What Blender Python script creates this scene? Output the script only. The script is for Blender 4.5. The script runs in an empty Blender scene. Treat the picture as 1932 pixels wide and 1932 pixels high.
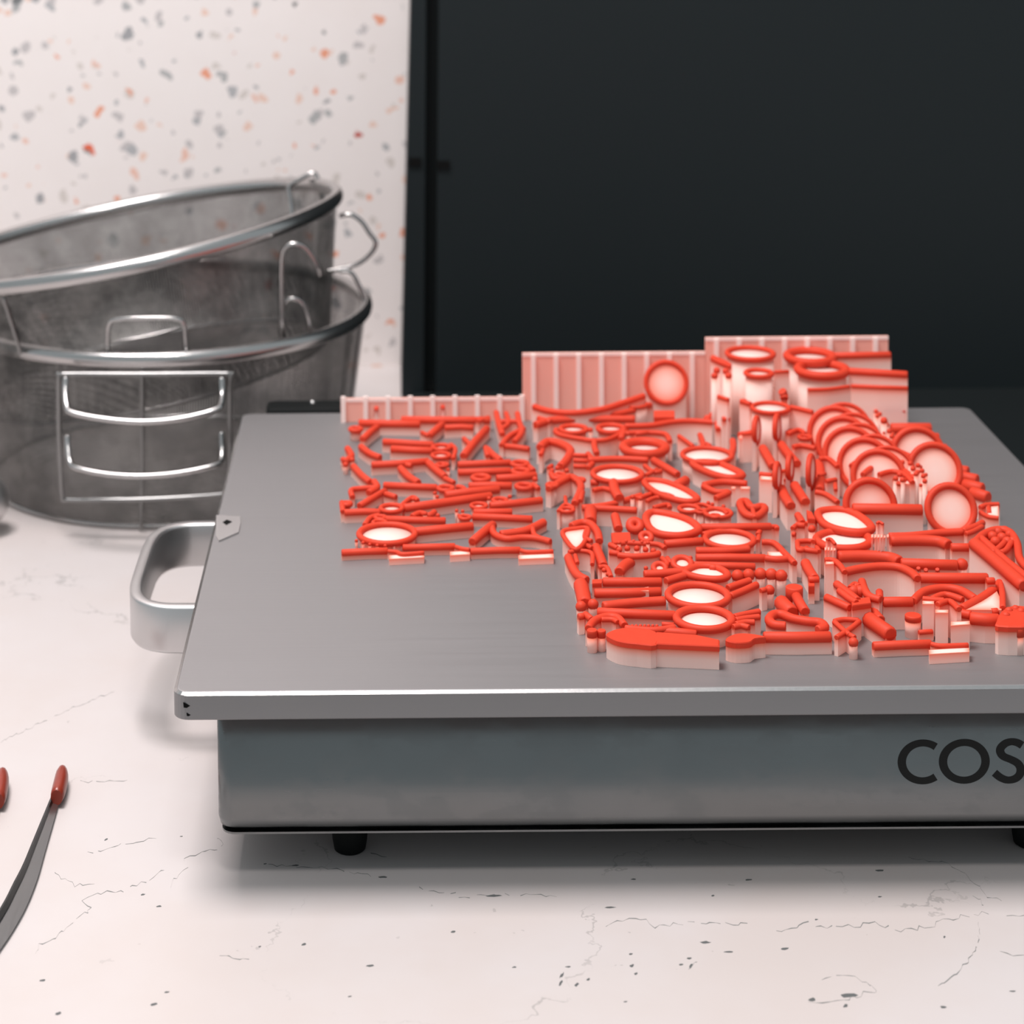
import bpy, math, random
from mathutils import Vector, Matrix
random.seed(7)
SC = bpy.context.scene
COL = SC.collection
# ------------------------------------------------------------------ camera
cam = bpy.data.cameras.new('camera'); camo = bpy.data.objects.new('camera', cam); COL.objects.link(camo)
cam.sensor_width = 36; cam.sensor_fit = 'HORIZONTAL'; cam.lens = 4000/1932*36
cam.shift_x = 0.124560; cam.shift_y = -0.571632
camo.matrix_world = Matrix(((0.9999451,0.0097258,0.0039077,0.0772897),(0.0033278,0.0589375,-0.9982561,-0.7021207),(-0.0099391,0.9982143,0.0589018,0.3731682),(0,0,0,1)))
cam.clip_start = 0.05
cam.dof.use_dof = True; cam.dof.focus_distance = 0.75; cam.dof.aperture_fstop = 15.0
SC.camera = camo
# ------------------------------------------------------------------ world, lights, exposure
W = bpy.data.worlds.new('world'); SC.world = W; W.use_nodes = True
W.node_tree.nodes['Background'].inputs[0].default_value = (.86, .96, 1.0, 1)
W.node_tree.nodes['Background'].inputs[1].default_value = 0.50
def area(name, loc, target, sx, sy, power, color):
    l = bpy.data.lights.new(name, 'AREA'); l.shape = 'RECTANGLE'; l.size = sx; l.size_y = sy; l.energy = power; l.color = color
    o = bpy.data.objects.new(name, l); COL.objects.link(o); o.location = loc
    o.rotation_euler = (Vector(target) - Vector(loc)).to_track_quat('-Z', 'Y').to_euler()
    return o
area('ceiling_light', (-.25, .03, 1.55), (.15, .08, .07), .50, .50, 34, (1, .93, .92))
area('front_lamp', (.12, -.62, 1.50), (.12, .10, .07), .22, .22, 5.5, (1, .95, .93))
SC.view_settings.view_transform = 'Standard'; SC.view_settings.look = 'None'
SC.view_settings.gamma = 1; SC.view_settings.use_curve_mapping = False; SC.view_settings.exposure = 0.0
SC.cycles.use_denoising = True
SC.cycles.max_bounces = 14; SC.cycles.diffuse_bounces = 10; SC.cycles.transmission_bounces = 10; SC.cycles.transparent_max_bounces = 16
# ------------------------------------------------------------------ materials
class N:
    def __init__(s, name):
        s.m = bpy.data.materials.new(name); s.m.use_nodes = True; s.t = s.m.node_tree
        s.b = s.t.nodes['Principled BSDF']
    def new(s, typ, ins={}, **kw):
        n = s.t.nodes.new(typ)
        for k, v in kw.items(): setattr(n, k, v)
        for k, v in ins.items():
            if hasattr(v, 'is_linked'): s.t.links.new(v, n.inputs[k])
            else: n.inputs[k].default_value = v
        return n
    def math(s, op, a, b=0.0, c=0.0, clamp=False):
        n = s.new('ShaderNodeMath', {0: a, 1: b, 2: c}, operation=op); n.use_clamp = clamp
        return n.outputs[0]
    def mix(s, f, a, b):
        n = s.new('ShaderNodeMix', data_type='RGBA')
        for i, v in ((0, f), (6, a), (7, b)):
            if hasattr(v, 'is_linked'): s.t.links.new(v, n.inputs[i])
            else: n.inputs[i].default_value = v if i == 0 else (*v, 1)
        return n.outputs[2]
    def ramp(s, x, lo, hi):
        return s.new('ShaderNodeMapRange', {0: x, 1: lo, 2: hi, 3: 0.0, 4: 1.0}, interpolation_type='SMOOTHSTEP').outputs[0]
    def obj(s, scale=(1, 1, 1)):
        c = s.new('ShaderNodeTexCoord').outputs['Object']
        return s.new('ShaderNodeMapping', {0: c, 3: scale}).outputs[0]
    def noise(s, v, scale, detail=3.0, rough=.55):
        return s.new('ShaderNodeTexNoise', {'Vector': v, 'Scale': scale, 'Detail': detail, 'Roughness': rough})
    def bump(s, h, st, d=.0005):
        n = s.new('ShaderNodeBump', {'Strength': st, 'Distance': d, 'Height': h}); s.t.links.new(n.outputs[0], s.b.inputs['Normal'])
    def set(s, **kw):
        for k, v in kw.items():
            k = k.replace('_', ' ')
            if hasattr(v, 'is_linked'): s.t.links.new(v, s.b.inputs[k])
            elif isinstance(v, tuple): s.b.inputs[k].default_value = (*v, 1) if len(v) == 3 and 'Radius' not in k else v
            else: s.b.inputs[k].default_value = v
        return s
MAT = {}
def translucent(n, amount, color):
    """part of the light goes through, as in cast wax"""
    t = n.new('ShaderNodeBsdfTranslucent'); 
    if hasattr(color, 'is_linked'): n.t.links.new(color, t.inputs[0])
    else: t.inputs[0].default_value = (*color, 1)
    m = n.new('ShaderNodeMixShader', {0: amount}); n.t.links.new(n.b.outputs[0], m.inputs[1]); n.t.links.new(t.outputs[0], m.inputs[2])
    out = [x for x in n.t.nodes if x.type == 'OUTPUT_MATERIAL'][0]; n.t.links.new(m.outputs[0], out.inputs['Surface'])
def simple(name, col, rough=.5, metal=0.0, spec=.5, noise=0.0):
    n = N(name)
    c = col
    if noise:
        f = n.noise(n.obj(), 60, 4).outputs[0]
        c = n.mix(f, tuple(x*(1-noise) for x in col), tuple(min(1, x*(1+noise)) for x in col))
    n.set(Base_Color=c, Roughness=rough, Metallic=metal, Specular_IOR_Level=spec); MAT[name] = n.m
    return n
# red casting wax
n = N('red_wax'); f = n.noise(n.obj(), 250, 3).outputs[0]
n.set(Base_Color=n.mix(f, (.63, .052, .023), (.69, .066, .030)), Roughness=.55, Specular_IOR_Level=.25); translucent(n, .22, (.98, .13, .055))
MAT['wax'] = n.m
# pale support wax, red light bleeding from the wax above painted into its colour
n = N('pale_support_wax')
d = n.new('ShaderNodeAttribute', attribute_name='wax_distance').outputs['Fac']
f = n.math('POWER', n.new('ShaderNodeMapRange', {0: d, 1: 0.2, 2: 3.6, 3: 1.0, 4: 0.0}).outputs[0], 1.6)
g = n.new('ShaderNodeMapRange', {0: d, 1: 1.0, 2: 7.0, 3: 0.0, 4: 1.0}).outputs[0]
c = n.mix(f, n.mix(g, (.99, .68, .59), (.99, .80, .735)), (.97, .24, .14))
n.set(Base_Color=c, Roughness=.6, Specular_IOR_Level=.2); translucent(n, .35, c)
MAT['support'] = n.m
n = N('thin_support_panel'); n.set(Base_Color=(.97, .53, .44), Roughness=.6, Specular_IOR_Level=.2); translucent(n, .3, (.97, .53, .44)); MAT['panel'] = n.m
n = N('support_rib'); n.set(Base_Color=(.99, .88, .84), Roughness=.6, Specular_IOR_Level=.2); translucent(n, .3, (.99, .88, .84)); MAT['rib'] = n.m
# brushed aluminium / steel
def metal(name, lo, hi, rough, stretch, grain, smudge=0.0, mt=1.0):
    n = N(name)
    g = n.noise(n.obj(stretch), 700, 2).outputs[0]
    s = n.noise(n.obj(), 14, 5, .6).outputs[0]
    c = n.mix(s, lo, hi)
    sm = n.ramp(n.noise(n.obj((1, 1, 1.6)), 45, 6, .65).outputs[0], .48, .56)
    r = n.math('MULTIPLY_ADD', g, grain, rough - grain/2)
    if smudge: r = n.math('MULTIPLY_ADD', sm, smudge, r)
    n.set(Base_Color=c, Metallic=mt, Roughness=r); n.bump(g, .06, .0002)
    MAT[name] = n.m
metal('plate_aluminium', (.28, .27, .273), (.30, .292, .295), .52, (.02, 1, 1), .08, .0, .8)
metal('body_steel', (.155, .166, .170), (.215, .22, .22), .29, (.015, 1, 1), .10, .10)
metal('handle_aluminium', (.56, .55, .55), (.61, .60, .60), .38, (1, 1, .05), .08)
metal('chrome_wire', (.46, .45, .445), (.52, .505, .50), .24, (1, 1, 1), .05)
metal('tweezer_steel', (.42, .42, .42), (.5, .5, .5), .33, (1, .05, 1), .10)
simple('floor', (.02, .019, .018), .6, noise=.1)
simple('counter_crack', (.16, .165, .16), .7, spec=.2)
simple('counter_fleck', (.10, .105, .105), .6, spec=.2)
simple('black_rubber', (.006, .007, .007), .7, spec=.12)
simple('black_print', (.004, .005, .005), .5, spec=.2)
simple('gap_black', (.004, .004, .004), .8, spec=.1)
simple('red_silicone', (.22, .026, .012), .32, noise=.15)
metal('bracket_steel', (.24, .24, .24), (.30, .30, .295), .32, (1, 1, 1), .05)
simple('dark_steel', (.05, .055, .055), .35, 1.0)
simple('black_plastic', (.010, .012, .012), .35)
n = N('black_cabinet'); f = n.noise(n.obj((1, 1, .4)), 5, 4).outputs[0]
n.set(Base_Color=n.mix(f, (.005, .0088, .0102), (.0062, .0105, .012)), Roughness=.55, Specular_IOR_Level=.3); MAT['cabinet'] = n.m
n = N('black_cabinet_edge'); n.set(Base_Color=(.006, .0085, .009), Roughness=.6, Specular_IOR_Level=.2); MAT['cabinet_dark'] = n.m
# woven wire mesh: fine wires over open holes
n = N('wire_mesh'); uv = n.new('ShaderNodeUVMap').outputs[0]; sp = n.new('ShaderNodeSeparateXYZ', {0: uv})
def wires(x):
    a = n.math('FRACT', n.math('MULTIPLY', x, 1/.0010)); return n.math('LESS_THAN', n.math('ABSOLUTE', n.math('SUBTRACT', a, .5)), .125)
al = n.math('MAXIMUM', wires(sp.outputs[0]), wires(sp.outputs[1]))
f = n.ramp(n.noise(n.obj(), 55, 5, .65).outputs[0], .35, .68)
n.set(Base_Color=n.mix(f, (.09, .09, .088), (.23, .226, .218)), Metallic=.85, Roughness=.42, Alpha=al); MAT['mesh'] = n.m
# white countertop with fine dark cracks and pits
n = N('cracked_white_countertop'); o = n.obj()
ns = n.noise(o, 14, 6, .62); wob = n.new('ShaderNodeVectorMath', {0: ns.outputs[1], 1: (.5, .5, .5)}, operation='SUBTRACT').outputs[0]
wob = n.new('ShaderNodeVectorMath', {0: wob, 1: (.09, .09, .09)}, operation='MULTIPLY').outputs[0]
p = n.new('ShaderNodeVectorMath', {0: o, 1: wob}, operation='ADD').outputs[0]
ed = n.new('ShaderNodeTexVoronoi', {'Vector': p, 'Scale': 5.2}, feature='DISTANCE_TO_EDGE').outputs['Distance']
brk = n.ramp(n.noise(o, 22, 4, .6).outputs[0], .44, .60)
wid = n.math('MULTIPLY', brk, .0035)
crack = n.math('MULTIPLY', n.math('SUBTRACT', 1.0, n.ramp(n.math('DIVIDE', ed, n.math('ADD', wid, .0004)), .45, 1.0)), n.math('MULTIPLY', brk, .32))
pm = n.new('ShaderNodeMapping', {0: p, 3: (90, 150, 90)}).outputs[0]
v = n.new('ShaderNodeTexVoronoi', {'Vector': pm, 'Scale': 1.0, 'Randomness': 1.0})
rs = n.new('ShaderNodeSeparateColor', {0: v.outputs['Color']})
patch = n.ramp(n.noise(o, 9, 4).outputs[0], .40, .62)
thr = n.math('MULTIPLY', n.math('SUBTRACT', rs.outputs[0], .70), n.math('MULTIPLY_ADD', patch, .55, .10))
pit = n.math('MULTIPLY', n.math('LESS_THAN', v.outputs['Distance'], thr), n.math('MULTIPLY_ADD', rs.outputs[1], .4, .12))
dark = n.math('MAXIMUM', crack, pit)
blot = n.noise(o, 7, 5, .6).outputs[0]
base = n.mix(n.ramp(blot, .35, .7), (.50, .467, .462), (.48, .432, .415))
n.set(Base_Color=n.mix(dark, base, (.10, .105, .10)), Roughness=.38, Specular_IOR_Level=.4)
MAT['counter'] = n.m
# terrazzo splashback
n = N('terrazzo'); o = n.obj()
ns = n.noise(o, 120, 2); wob = n.new('ShaderNodeVectorMath', {0: ns.outputs[1], 1: (.5, .5, .5)}, operation='SUBTRACT').outputs[0]
wob = n.new('ShaderNodeVectorMath', {0: wob, 1: (.010, .010, .010)}, operation='MULTIPLY').outputs[0]
p = n.new('ShaderNodeVectorMath', {0: o, 1: wob}, operation='ADD').outputs[0]
col = n.mix(n.noise(o, 40, 2).outputs[0], (.76, .70, .68), (.79, .74, .725))
def chips(col, scale, off, keep, smin, smax, stops):
    q = n.new('ShaderNodeMapping', {0: p, 1: off, 3: (1, 0, 1)}).outputs[0]
    v = n.new('ShaderNodeTexVoronoi', {'Vector': q, 'Scale': scale})
    r = n.new('ShaderNodeSeparateColor', {0: v.outputs['Color']})
    on = n.math('LESS_THAN', r.outputs[0], keep)
    size = n.math('MULTIPLY_ADD', r.outputs[1], smax - smin, smin)
    m = n.math('MULTIPLY', on, n.math('SUBTRACT', 1.0, n.ramp(n.math('SUBTRACT', v.outputs['Distance'], size), -.03, .03)))
    cr = n.new('ShaderNodeValToRGB', {0: r.outputs[2]}); e = cr.color_ramp; e.interpolation = 'CONSTANT'
    e.elements[0].position = 0; e.elements[0].color = (*stops[0][1], 1); e.elements[1].position = stops[1][0]; e.elements[1].color = (*stops[1][1], 1)
    for ps, c in stops[2:]:
        x = e.elements.new(ps); x.color = (*c, 1)
    return n.mix(m, col, cr.outputs[0])
col = chips(col, 105, (.3, 0, .1), .60, .16, .34, [(0, (.50, .47, .47)), (.30, (.74, .53, .45)), (.55, (.60, .55, .52)), (.8, (.40, .40, .41))])
col = chips(col, 84, (.73, 0, .41), .50, .13, .30, [(0, (.33, .33, .34)), (.35, (.74, .48, .40)), (.5, (.40, .40, .40)), (.78, (.74, .33, .22))])
col = chips(col, 50, (.11, 0, .87), .34, .10, .17, [(0, (.45, .04, .02)), (.40, (.05, .062, .07)), (.62, (.16, .17, .175)), (.82, (.70, .13, .06))])
n.set(Base_Color=col, Roughness=.5, Specular_IOR_Level=.3); MAT['terrazzo'] = n.m
# ------------------------------------------------------------------ mesh helpers
MM = .001
def link(name, V, Fc, mat, parent=None, smooth=False, attr=None, uv=None, scale=1.0):
    me = bpy.data.meshes.new(name)
    me.from_pydata([tuple(c*scale for c in v) for v in V], [], Fc)
    if smooth is True: me.polygons.foreach_set('use_smooth', [True]*len(me.polygons))
    elif smooth: me.polygons.foreach_set('use_smooth', [len(p.vertices) <= 4 for p in me.polygons])
    if attr is not None:
        a = me.attributes.new('wax_distance', 'FLOAT', 'POINT'); a.data.foreach_set('value', attr)
    if uv is not None:
        l = me.uv_layers.new(name='UVMap')
        for i, lp in enumerate(me.loops): l.data[i].uv = uv[lp.vertex_index]
    me.materials.append(MAT[mat]); me.update()
    o = bpy.data.objects.new(name, me); COL.objects.link(o)
    if parent: o.parent = parent
    return o
def tag(o, label=None, cat=None, group=None, kind=None):
    for k, v in (('label', label), ('category', cat), ('group', group), ('kind', kind)):
        if v: o[k] = v
    return o
def empty(name, loc, label, cat, group=None):
    o = bpy.data.objects.new(name, None); o.empty_display_size = .01; COL.objects.link(o); o.location = loc
    return tag(o, label, cat, group)
def catmull(P, closed, k=5):
    n = len(P); out = []
    P = [Vector(p) for p in P]
    for i in range(n if closed else n-1):
        a, b, c, d = ((P[(i-1) % n], P[i], P[(i+1) % n], P[(i+2) % n]) if closed else (P[max(i-1, 0)], P[i], P[i+1], P[min(i+2, n-1)]))
        for j in range(k):
            t = j/k
            out.append(.5*((2*b) + (c-a)*t + (2*a-5*b+4*c-d)*t*t + (3*b-a-3*c+d)*t**3))
    if not closed: out.append(P[-1])
    return out
def tube(P, r, closed=False, sides=10, cap=True):
    """round rod along P, ends slightly rounded"""
    P = [Vector(p) for p in P]; V = []; Fc = []; n = len(P)
    rings = []
    T = []
    for i in range(n):
        a = P[(i-1) % n] if closed or i else P[0]; b = P[(i+1) % n] if closed or i < n-1 else P[-1]
        d = b-a
        T.append(d.normalized() if d.length > 1e-9 else Vector((1, 0, 0)))
    ref = Vector((0, 0, 1)) if abs(T[0].z) < .8 else Vector((1, 0, 0))
    u = (ref - T[0]*ref.dot(T[0])).normalized()
    def ring(c, t, u, rr):
        w = t.cross(u); s = len(V)
        for k in range(sides):
            a = 2*math.pi*k/sides; V.append(tuple(c + (u*math.cos(a) + w*math.sin(a))*rr))
        return s
    if not closed: rings.append(ring(P[0] - T[0]*0, T[0], u, r*.78))
    for i in range(n):
        u = (u - T[i]*u.dot(T[i]))
        u = u.normalized() if u.length > 1e-6 else T[i].orthogonal().normalized()
        c = P[i]
        if not closed and i == 0: c = P[i] + T[i]*r*.22
        if not closed and i == n-1: c = P[i] - T[i]*r*.22
        rings.append(ring(c, T[i], u, r))
    if not closed: rings.append(ring(P[-1], T[-1], u, r*.78))
    m = len(rings)
    for i in range(m if closed else m-1):
        a, b = rings[i], rings[(i+1) % m]
        for k in range(sides): Fc.append((a+k, a+(k+1) % sides, b+(k+1) % sides, b+k))
    if not closed:
        Fc.append(tuple(rings[0]+k for k in reversed(range(sides)))); Fc.append(tuple(rings[-1]+k for k in range(sides)))
    return V, Fc
def prism(poly, z1, z0, d0=0.0):
    """solid under a closed outline; z1 a number or one height per point"""
    n = len(poly); zs = z1 if isinstance(z1, (list, tuple)) else [z1]*n
    cx = sum(p[0] for p in poly)/n; cy = sum(p[1] for p in poly)/n; cz = sum(zs)/n
    V = [(p[0], p[1], z) for p, z in zip(poly, zs)] + [(p[0], p[1], z0) for p in poly] + [(cx, cy, cz)]
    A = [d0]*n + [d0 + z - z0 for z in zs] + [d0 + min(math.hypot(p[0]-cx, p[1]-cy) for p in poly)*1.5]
    Fc = []
    for i in range(n):
        j = (i+1) % n
        Fc.append((i, i+n, j+n, j)); Fc.append((2*n, i, j))
    Fc.append(tuple(range(2*n-1, n-1, -1)))
    return V, Fc, A
def ccw(poly):
    a = sum(poly[i][0]*poly[(i+1) % len(poly)][1] - poly[(i+1) % len(poly)][0]*poly[i][1] for i in range(len(poly)))
    return poly if a > 0 else poly[::-1]
def curtain(P, w, z0, closed=False):
    """wall of support standing under the line P"""
    n = len(P); L = []; Rr = []
    for i in range(n):
        a = P[(i-1) % n] if closed or i else P[0]; b = P[(i+1) % n] if closed or i < n-1 else P[-1]
        d = Vector((b[0]-a[0], b[1]-a[1])); d = d.normalized() if d.length > 1e-6 else Vector((1, 0))
        L.append((P[i][0]-d.y*w, P[i][1]+d.x*w)); Rr.append((P[i][0]+d.y*w, P[i][1]-d.x*w))
    V = []; A = []; Fc = []
    for i in range(n):
        z = P[i][2]
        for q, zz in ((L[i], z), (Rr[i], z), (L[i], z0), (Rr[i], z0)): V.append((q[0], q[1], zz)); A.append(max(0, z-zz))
    for i in range(n if closed else n-1):
        a, b = 4*i, 4*((i+1) % n)
        Fc += [(a+1, b+1, b, a), (a, b, b+2, a+2), (b+1, a+1, a+3, b+3), (a+2, b+2, b+3, a+3)]
    if not closed:
        e = 4*(n-1); Fc += [(0, 2, 3, 1), (e+1, e+3, e+2, e)]
    return V, Fc, A
def ball(c, r, seg=10, rings=6):
    V = [(c[0], c[1], c[2]+r)]; Fc = []
    for i in range(1, rings):
        for k in range(seg):
            a = math.pi*i/rings; b = 2*math.pi*k/seg
            V.append((c[0]+r*math.sin(a)*math.cos(b), c[1]+r*math.sin(a)*math.sin(b), c[2]+r*math.cos(a)))
    V.append((c[0], c[1], c[2]-r)); e = len(V)-1
    for k in range(seg):
        k2 = (k+1) % seg; Fc.append((0, 1+k, 1+k2)); Fc.append((e, e-seg+k2, e-seg+k))
        for i in range(rings-2): Fc.append((1+i*seg+k, 1+(i+1)*seg+k, 1+(i+1)*seg+k2, 1+i*seg+k2))
    return V, Fc
def box(x0, y0, z0, x1, y1, z1):
    V = [(x, y, z) for z in (z0, z1) for y in (y0, y1) for x in (x0, x1)]
    return V, [(0, 2, 3, 1), (4, 5, 7, 6), (0, 1, 5, 4), (2, 6, 7, 3), (0, 4, 6, 2), (1, 3, 7, 5)]
def rrect(x0, y0, x1, y1, r, k=6):
    out = []
    for cx, cy, a0 in ((x1-r, y0+r, -90), (x1-r, y1-r, 0), (x0+r, y1-r, 90), (x0+r, y0+r, 180)):
        for i in range(k+1):
            a = math.radians(a0 + 90*i/k); out.append((cx + r*math.cos(a), cy + r*math.sin(a)))
    return out
def loft(loops, cap0=True, cap1=True):
    """loops: lists of 3-D points, same count, bottom to top, counter-clockwise"""
    n = len(loops[0]); V = [p for l in loops for p in l]; Fc = []
    for i in range(len(loops)-1):
        for k in range(n):
            k2 = (k+1) % n; Fc.append((i*n+k, i*n+k2, (i+1)*n+k2, (i+1)*n+k))
    if cap0: Fc.append(tuple(reversed(range(n))))
    if cap1: Fc.append(tuple(range((len(loops)-1)*n, len(loops)*n)))
    return V, Fc
# ------------------------------------------------------------------ the setting
H = .072                                            # top of the hot plate above the counter
b = box(-.9, -.125, -.03, 1.3, .70, 0)
ct = tag(link('countertop', *b, 'counter'), 'white marbled countertop with fine dark cracks and pits under everything', 'countertop')
CRACKS = [[(-0.04201, -0.03363, -0.00000), (-0.04170, -0.02819, -0.00000), (-0.03724, -0.02338, -0.00000), (-0.03402, -0.01582, -0.00000), (-0.02902, -0.00743, -0.00000), (-0.02852, -0.00469, -0.00000), (-0.03183, -0.00048, -0.00000), (-0.02621, 0.00471, -0.00000), (-0.01822, 0.00636, -0.00000), (-0.01166, 0.01272, -0.00000), (-0.00599, 0.01994, -0.00000)],
 [(-0.04622, 0.02504, -0.00000), (-0.04373, 0.01759, -0.00000), (-0.03614, 0.01021, -0.00000), (-0.02925, 0.01083, -0.00000)],
 [(-0.03473, 0.03241, -0.00000), (-0.02836, 0.03422, -0.00000), (-0.02330, 0.03915, -0.00000), (-0.01598, 0.04176, -0.00000), (-0.01132, 0.04285, -0.00000)],
 [(-0.00010, 0.02617, -0.00000), (0.00059, 0.02880, -0.00000), (0.00596, 0.03175, -0.00000), (0.01170, 0.03548, -0.00000), (0.01354, 0.03855, -0.00000), (0.01074, 0.04249, -0.00000)],
 [(-0.00287, 0.00791, -0.00000), (-0.00104, 0.01692, -0.00000), (0.00307, 0.02239, -0.00000)],
 [(0.03006, 0.02307, -0.00000), (0.04040, 0.02142, -0.00000), (0.04784, 0.02167, -0.00000), (0.05908, 0.01780, -0.00000), (0.06652, 0.01439, -0.00000)],
 [(0.07938, 0.00913, -0.00000), (0.08482, 0.00547, -0.00000), (0.09567, 0.00318, -0.00000)],
 [(0.09706, 0.00104, -0.00000), (0.10643, 0.00020, -0.00000), (0.11427, 0.00148, -0.00000), (0.12989, -0.00016, -0.00000)],
 [(0.14431, -0.01848, -0.00000), (0.15170, -0.01524, -0.00000), (0.15872, -0.01568, -0.00000), (0.16087, -0.01972, -0.00000), (0.17254, -0.01790, -0.00000), (0.18292, -0.01905, -0.00000), (0.19186, -0.01819, -0.00000)],
 [(0.20043, -0.02426, -0.00000), (0.20727, -0.02041, -0.00000), (0.21203, -0.01849, -0.00000), (0.21762, -0.02123, -0.00000), (0.22832, -0.02039, -0.00000), (0.23233, -0.01812, -0.00000), (0.24166, -0.02323, -0.00000), (0.25181, -0.02107, -0.00000), (0.25905, -0.01685, -0.00000), (0.26406, -0.01458, -0.00000), (0.27343, -0.01269, -0.00000), (0.27286, -0.00514, -0.00000), (0.27113, -0.00164, -0.00000)],
 [(0.25529, 0.02582, -0.00000), (0.26364, 0.02194, -0.00000), (0.26871, 0.02000, -0.00000), (0.27227, 0.01260, -0.00000), (0.27528, 0.00358, -0.00000), (0.27597, -0.00171, -0.00000), (0.27999, -0.00525, -0.00000)],
 [(0.27896, -0.01379, -0.00000), (0.28474, -0.01455, -0.00000)],
 [(0.27039, -0.03751, -0.00000), (0.27751, -0.03887, -0.00000)],
 [(-0.04572, 0.08785, -0.00000), (-0.03752, 0.08727, -0.00000), (-0.02758, 0.08885, -0.00000)],
 [(0.01800, -0.03544, -0.00000), (0.02762, -0.03779, -0.00000)],
 [(0.20981, -0.05118, -0.00000), (0.22017, -0.04981, -0.00000), (0.22579, -0.05830, -0.00000), (0.22305, -0.05944, -0.00000), (0.21398, -0.06314, -0.00000), (0.20302, -0.06445, -0.00000)],
 [(-0.08261, 0.12288, -0.00000), (-0.07218, 0.13627, -0.00000), (-0.05590, 0.15717, -0.00000), (-0.04328, 0.17004, -0.00000)],
 [(0.26824, -0.01866, -0.00000), (0.26376, -0.03487, -0.00000), (0.25445, -0.04724, -0.00000), (0.24541, -0.05619, -0.00000)],
 [(0.06637, 0.03077, -0.00000), (0.07202, 0.02803, -0.00000)],
 [(0.16860, -0.04602, -0.00000), (0.17180, -0.04142, -0.00000)]]
FLECKS = [((-0.02945, 0.04237, -0.00000), 8, 5), ((-0.00245, 0.04428, -0.00000), 8, 3), ((0.02909, 0.02383, -0.00000), 8, 3), ((0.03960, 0.02255, -0.00000), 18, 4), ((0.07058, 0.01397, -0.00000), 24, 4), ((0.10827, 0.00087, -0.00000), 40, 4), ((0.14721, -0.00736, 0.00000), 28, 3), ((0.15736, 0.01115, -0.00000), 12, 3), ((0.19697, 0.01017, -0.00000), 18, 4), ((0.18313, -0.00028, -0.00000), 8, 3), ((0.04491, -0.02913, -0.00000), 10, 5), ((0.06673, -0.04210, -0.00000), 18, 5), ((0.12782, -0.04850, -0.00000), 7, 12), ((0.12712, -0.05304, -0.00000), 6, 10), ((0.13206, -0.05401, -0.00000), 9, 6), ((0.13601, -0.05105, -0.00000), 9, 5), ((0.15108, -0.03642, -0.00000), 10, 4), ((0.15065, -0.04329, -0.00000), 10, 5), ((0.15148, -0.04792, -0.00000), 9, 4), ((0.16956, -0.03920, -0.00000), 12, 4), ((0.16962, -0.04356, -0.00000), 8, 9), ((0.17607, -0.02975, 0.00000), 24, 5), ((0.18293, -0.03561, -0.00000), 22, 4), ((0.20126, -0.03397, -0.00000), 20, 5), ((0.21606, -0.06112, -0.00000), 40, 8), ((0.20440, -0.06330, -0.00000), 20, 6), ((-0.00040, -0.06312, -0.00000), 16, 6), ((-0.02942, -0.06764, -0.00000), 14, 5), ((-0.03737, -0.04922, -0.00000), 12, 5), ((0.00302, -0.05640, -0.00000), 12, 4), ((0.09403, -0.02203, -0.00000), 14, 4), ((0.23959, -0.00185, -0.00000), 9, 3), ((0.24403, -0.06790, -0.00000), 14, 4), ((0.29674, 0.04643, -0.00000), 8, 3), ((0.16649, -0.04290, -0.00000), 10, 4), ((0.11293, -0.04369, -0.00000), 10, 3), ((-0.01149, 0.00342, -0.00000), 10, 4), ((-0.00519, -0.00436, -0.00000), 12, 4), ((0.13025, -0.04362, -0.00000), 12, 3), ((0.21400, -0.06692, -0.00000), 10, 6), ((0.26774, -0.05947, -0.00000), 14, 3), ((0.14637, -0.06367, -0.00000), 8, 3), ((0.24368, 0.01598, -0.00000), 20, 5), ((0.06060, -0.05956, -0.00000), 8, 3), ((0.03057, -0.03021, -0.00000), 6, 3), ((0.21513, -0.01619, -0.00000), 8, 3), ((0.25482, -0.02767, -0.00000), 6, 4)]
rc = random.Random(3)
def rough_line(P):                                  # jagged hairline through P
    out = []
    for a, b in zip(P, P[1:]):
        n = max(2, int((Vector(b)-Vector(a)).length/.0016))
        for k in range(n):
            q = Vector(a).lerp(Vector(b), k/n); out.append((q.x + rc.uniform(-.0005, .0005), q.y + rc.uniform(-.0013, .0013)))
    out.append(P[-1][:2]); return out
for c in CRACKS:
    L = rough_line(c); V = []; Fc = []
    for i, (x, y) in enumerate(L):
        w = rc.uniform(.00003, .00022)*(1 if rc.random() > .15 else .2); V += [(x, y-w*1.6, .00002), (x, y+w*1.6, .00002), (x, y, .00006)]
        if i and rc.random() > .10: a = 3*i; Fc += [(a-3, a, a+2, a-1), (a-1, a+2, a+1, a-2)]
    if Fc: link('crack', V, Fc, 'counter_crack', ct)
for (x, y, z), w, h in FLECKS:
    n = 9; rx, ry = w/5700/2*.9, h/5700/2/.36*.8
    V = [(x + rx*math.cos(2*math.pi*k/n)*rc.uniform(.6, 1.1) + ry*.3*math.sin(2*math.pi*k/n), y + ry*math.sin(2*math.pi*k/n)*rc.uniform(.5, 1.1), .00002) for k in range(n)] + [(x, y, .00006)]
    link('fleck', V, [(k, (k+1) % n, n) for k in range(n)], 'counter_fleck', ct)
tag(link('floor', *box(-2, -3, -.95, 2, .72, -.9), 'floor'), kind='structure')  # unseen floor, added dark to deepen the reflections in the body's front
tag(link('wall_back', *box(-1.0, .6808, 0, .30, .72, 1.2), 'terrazzo'), kind='structure')
cab = empty('black_cabinet', (.5, .64, 0), 'tall matt black cabinet front behind the hot plate, next to the terrazzo wall', 'cabinet')
def rel(o, x): return tuple(a-b for a, b in zip(x, o))
def part_at(root, name, VF, mat, **kw):
    o = link(name, [tuple(a-b for a, b in zip(v, root.location)) for v in VF[0]], VF[1], mat, root, **kw); return o
YC = .604
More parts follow.
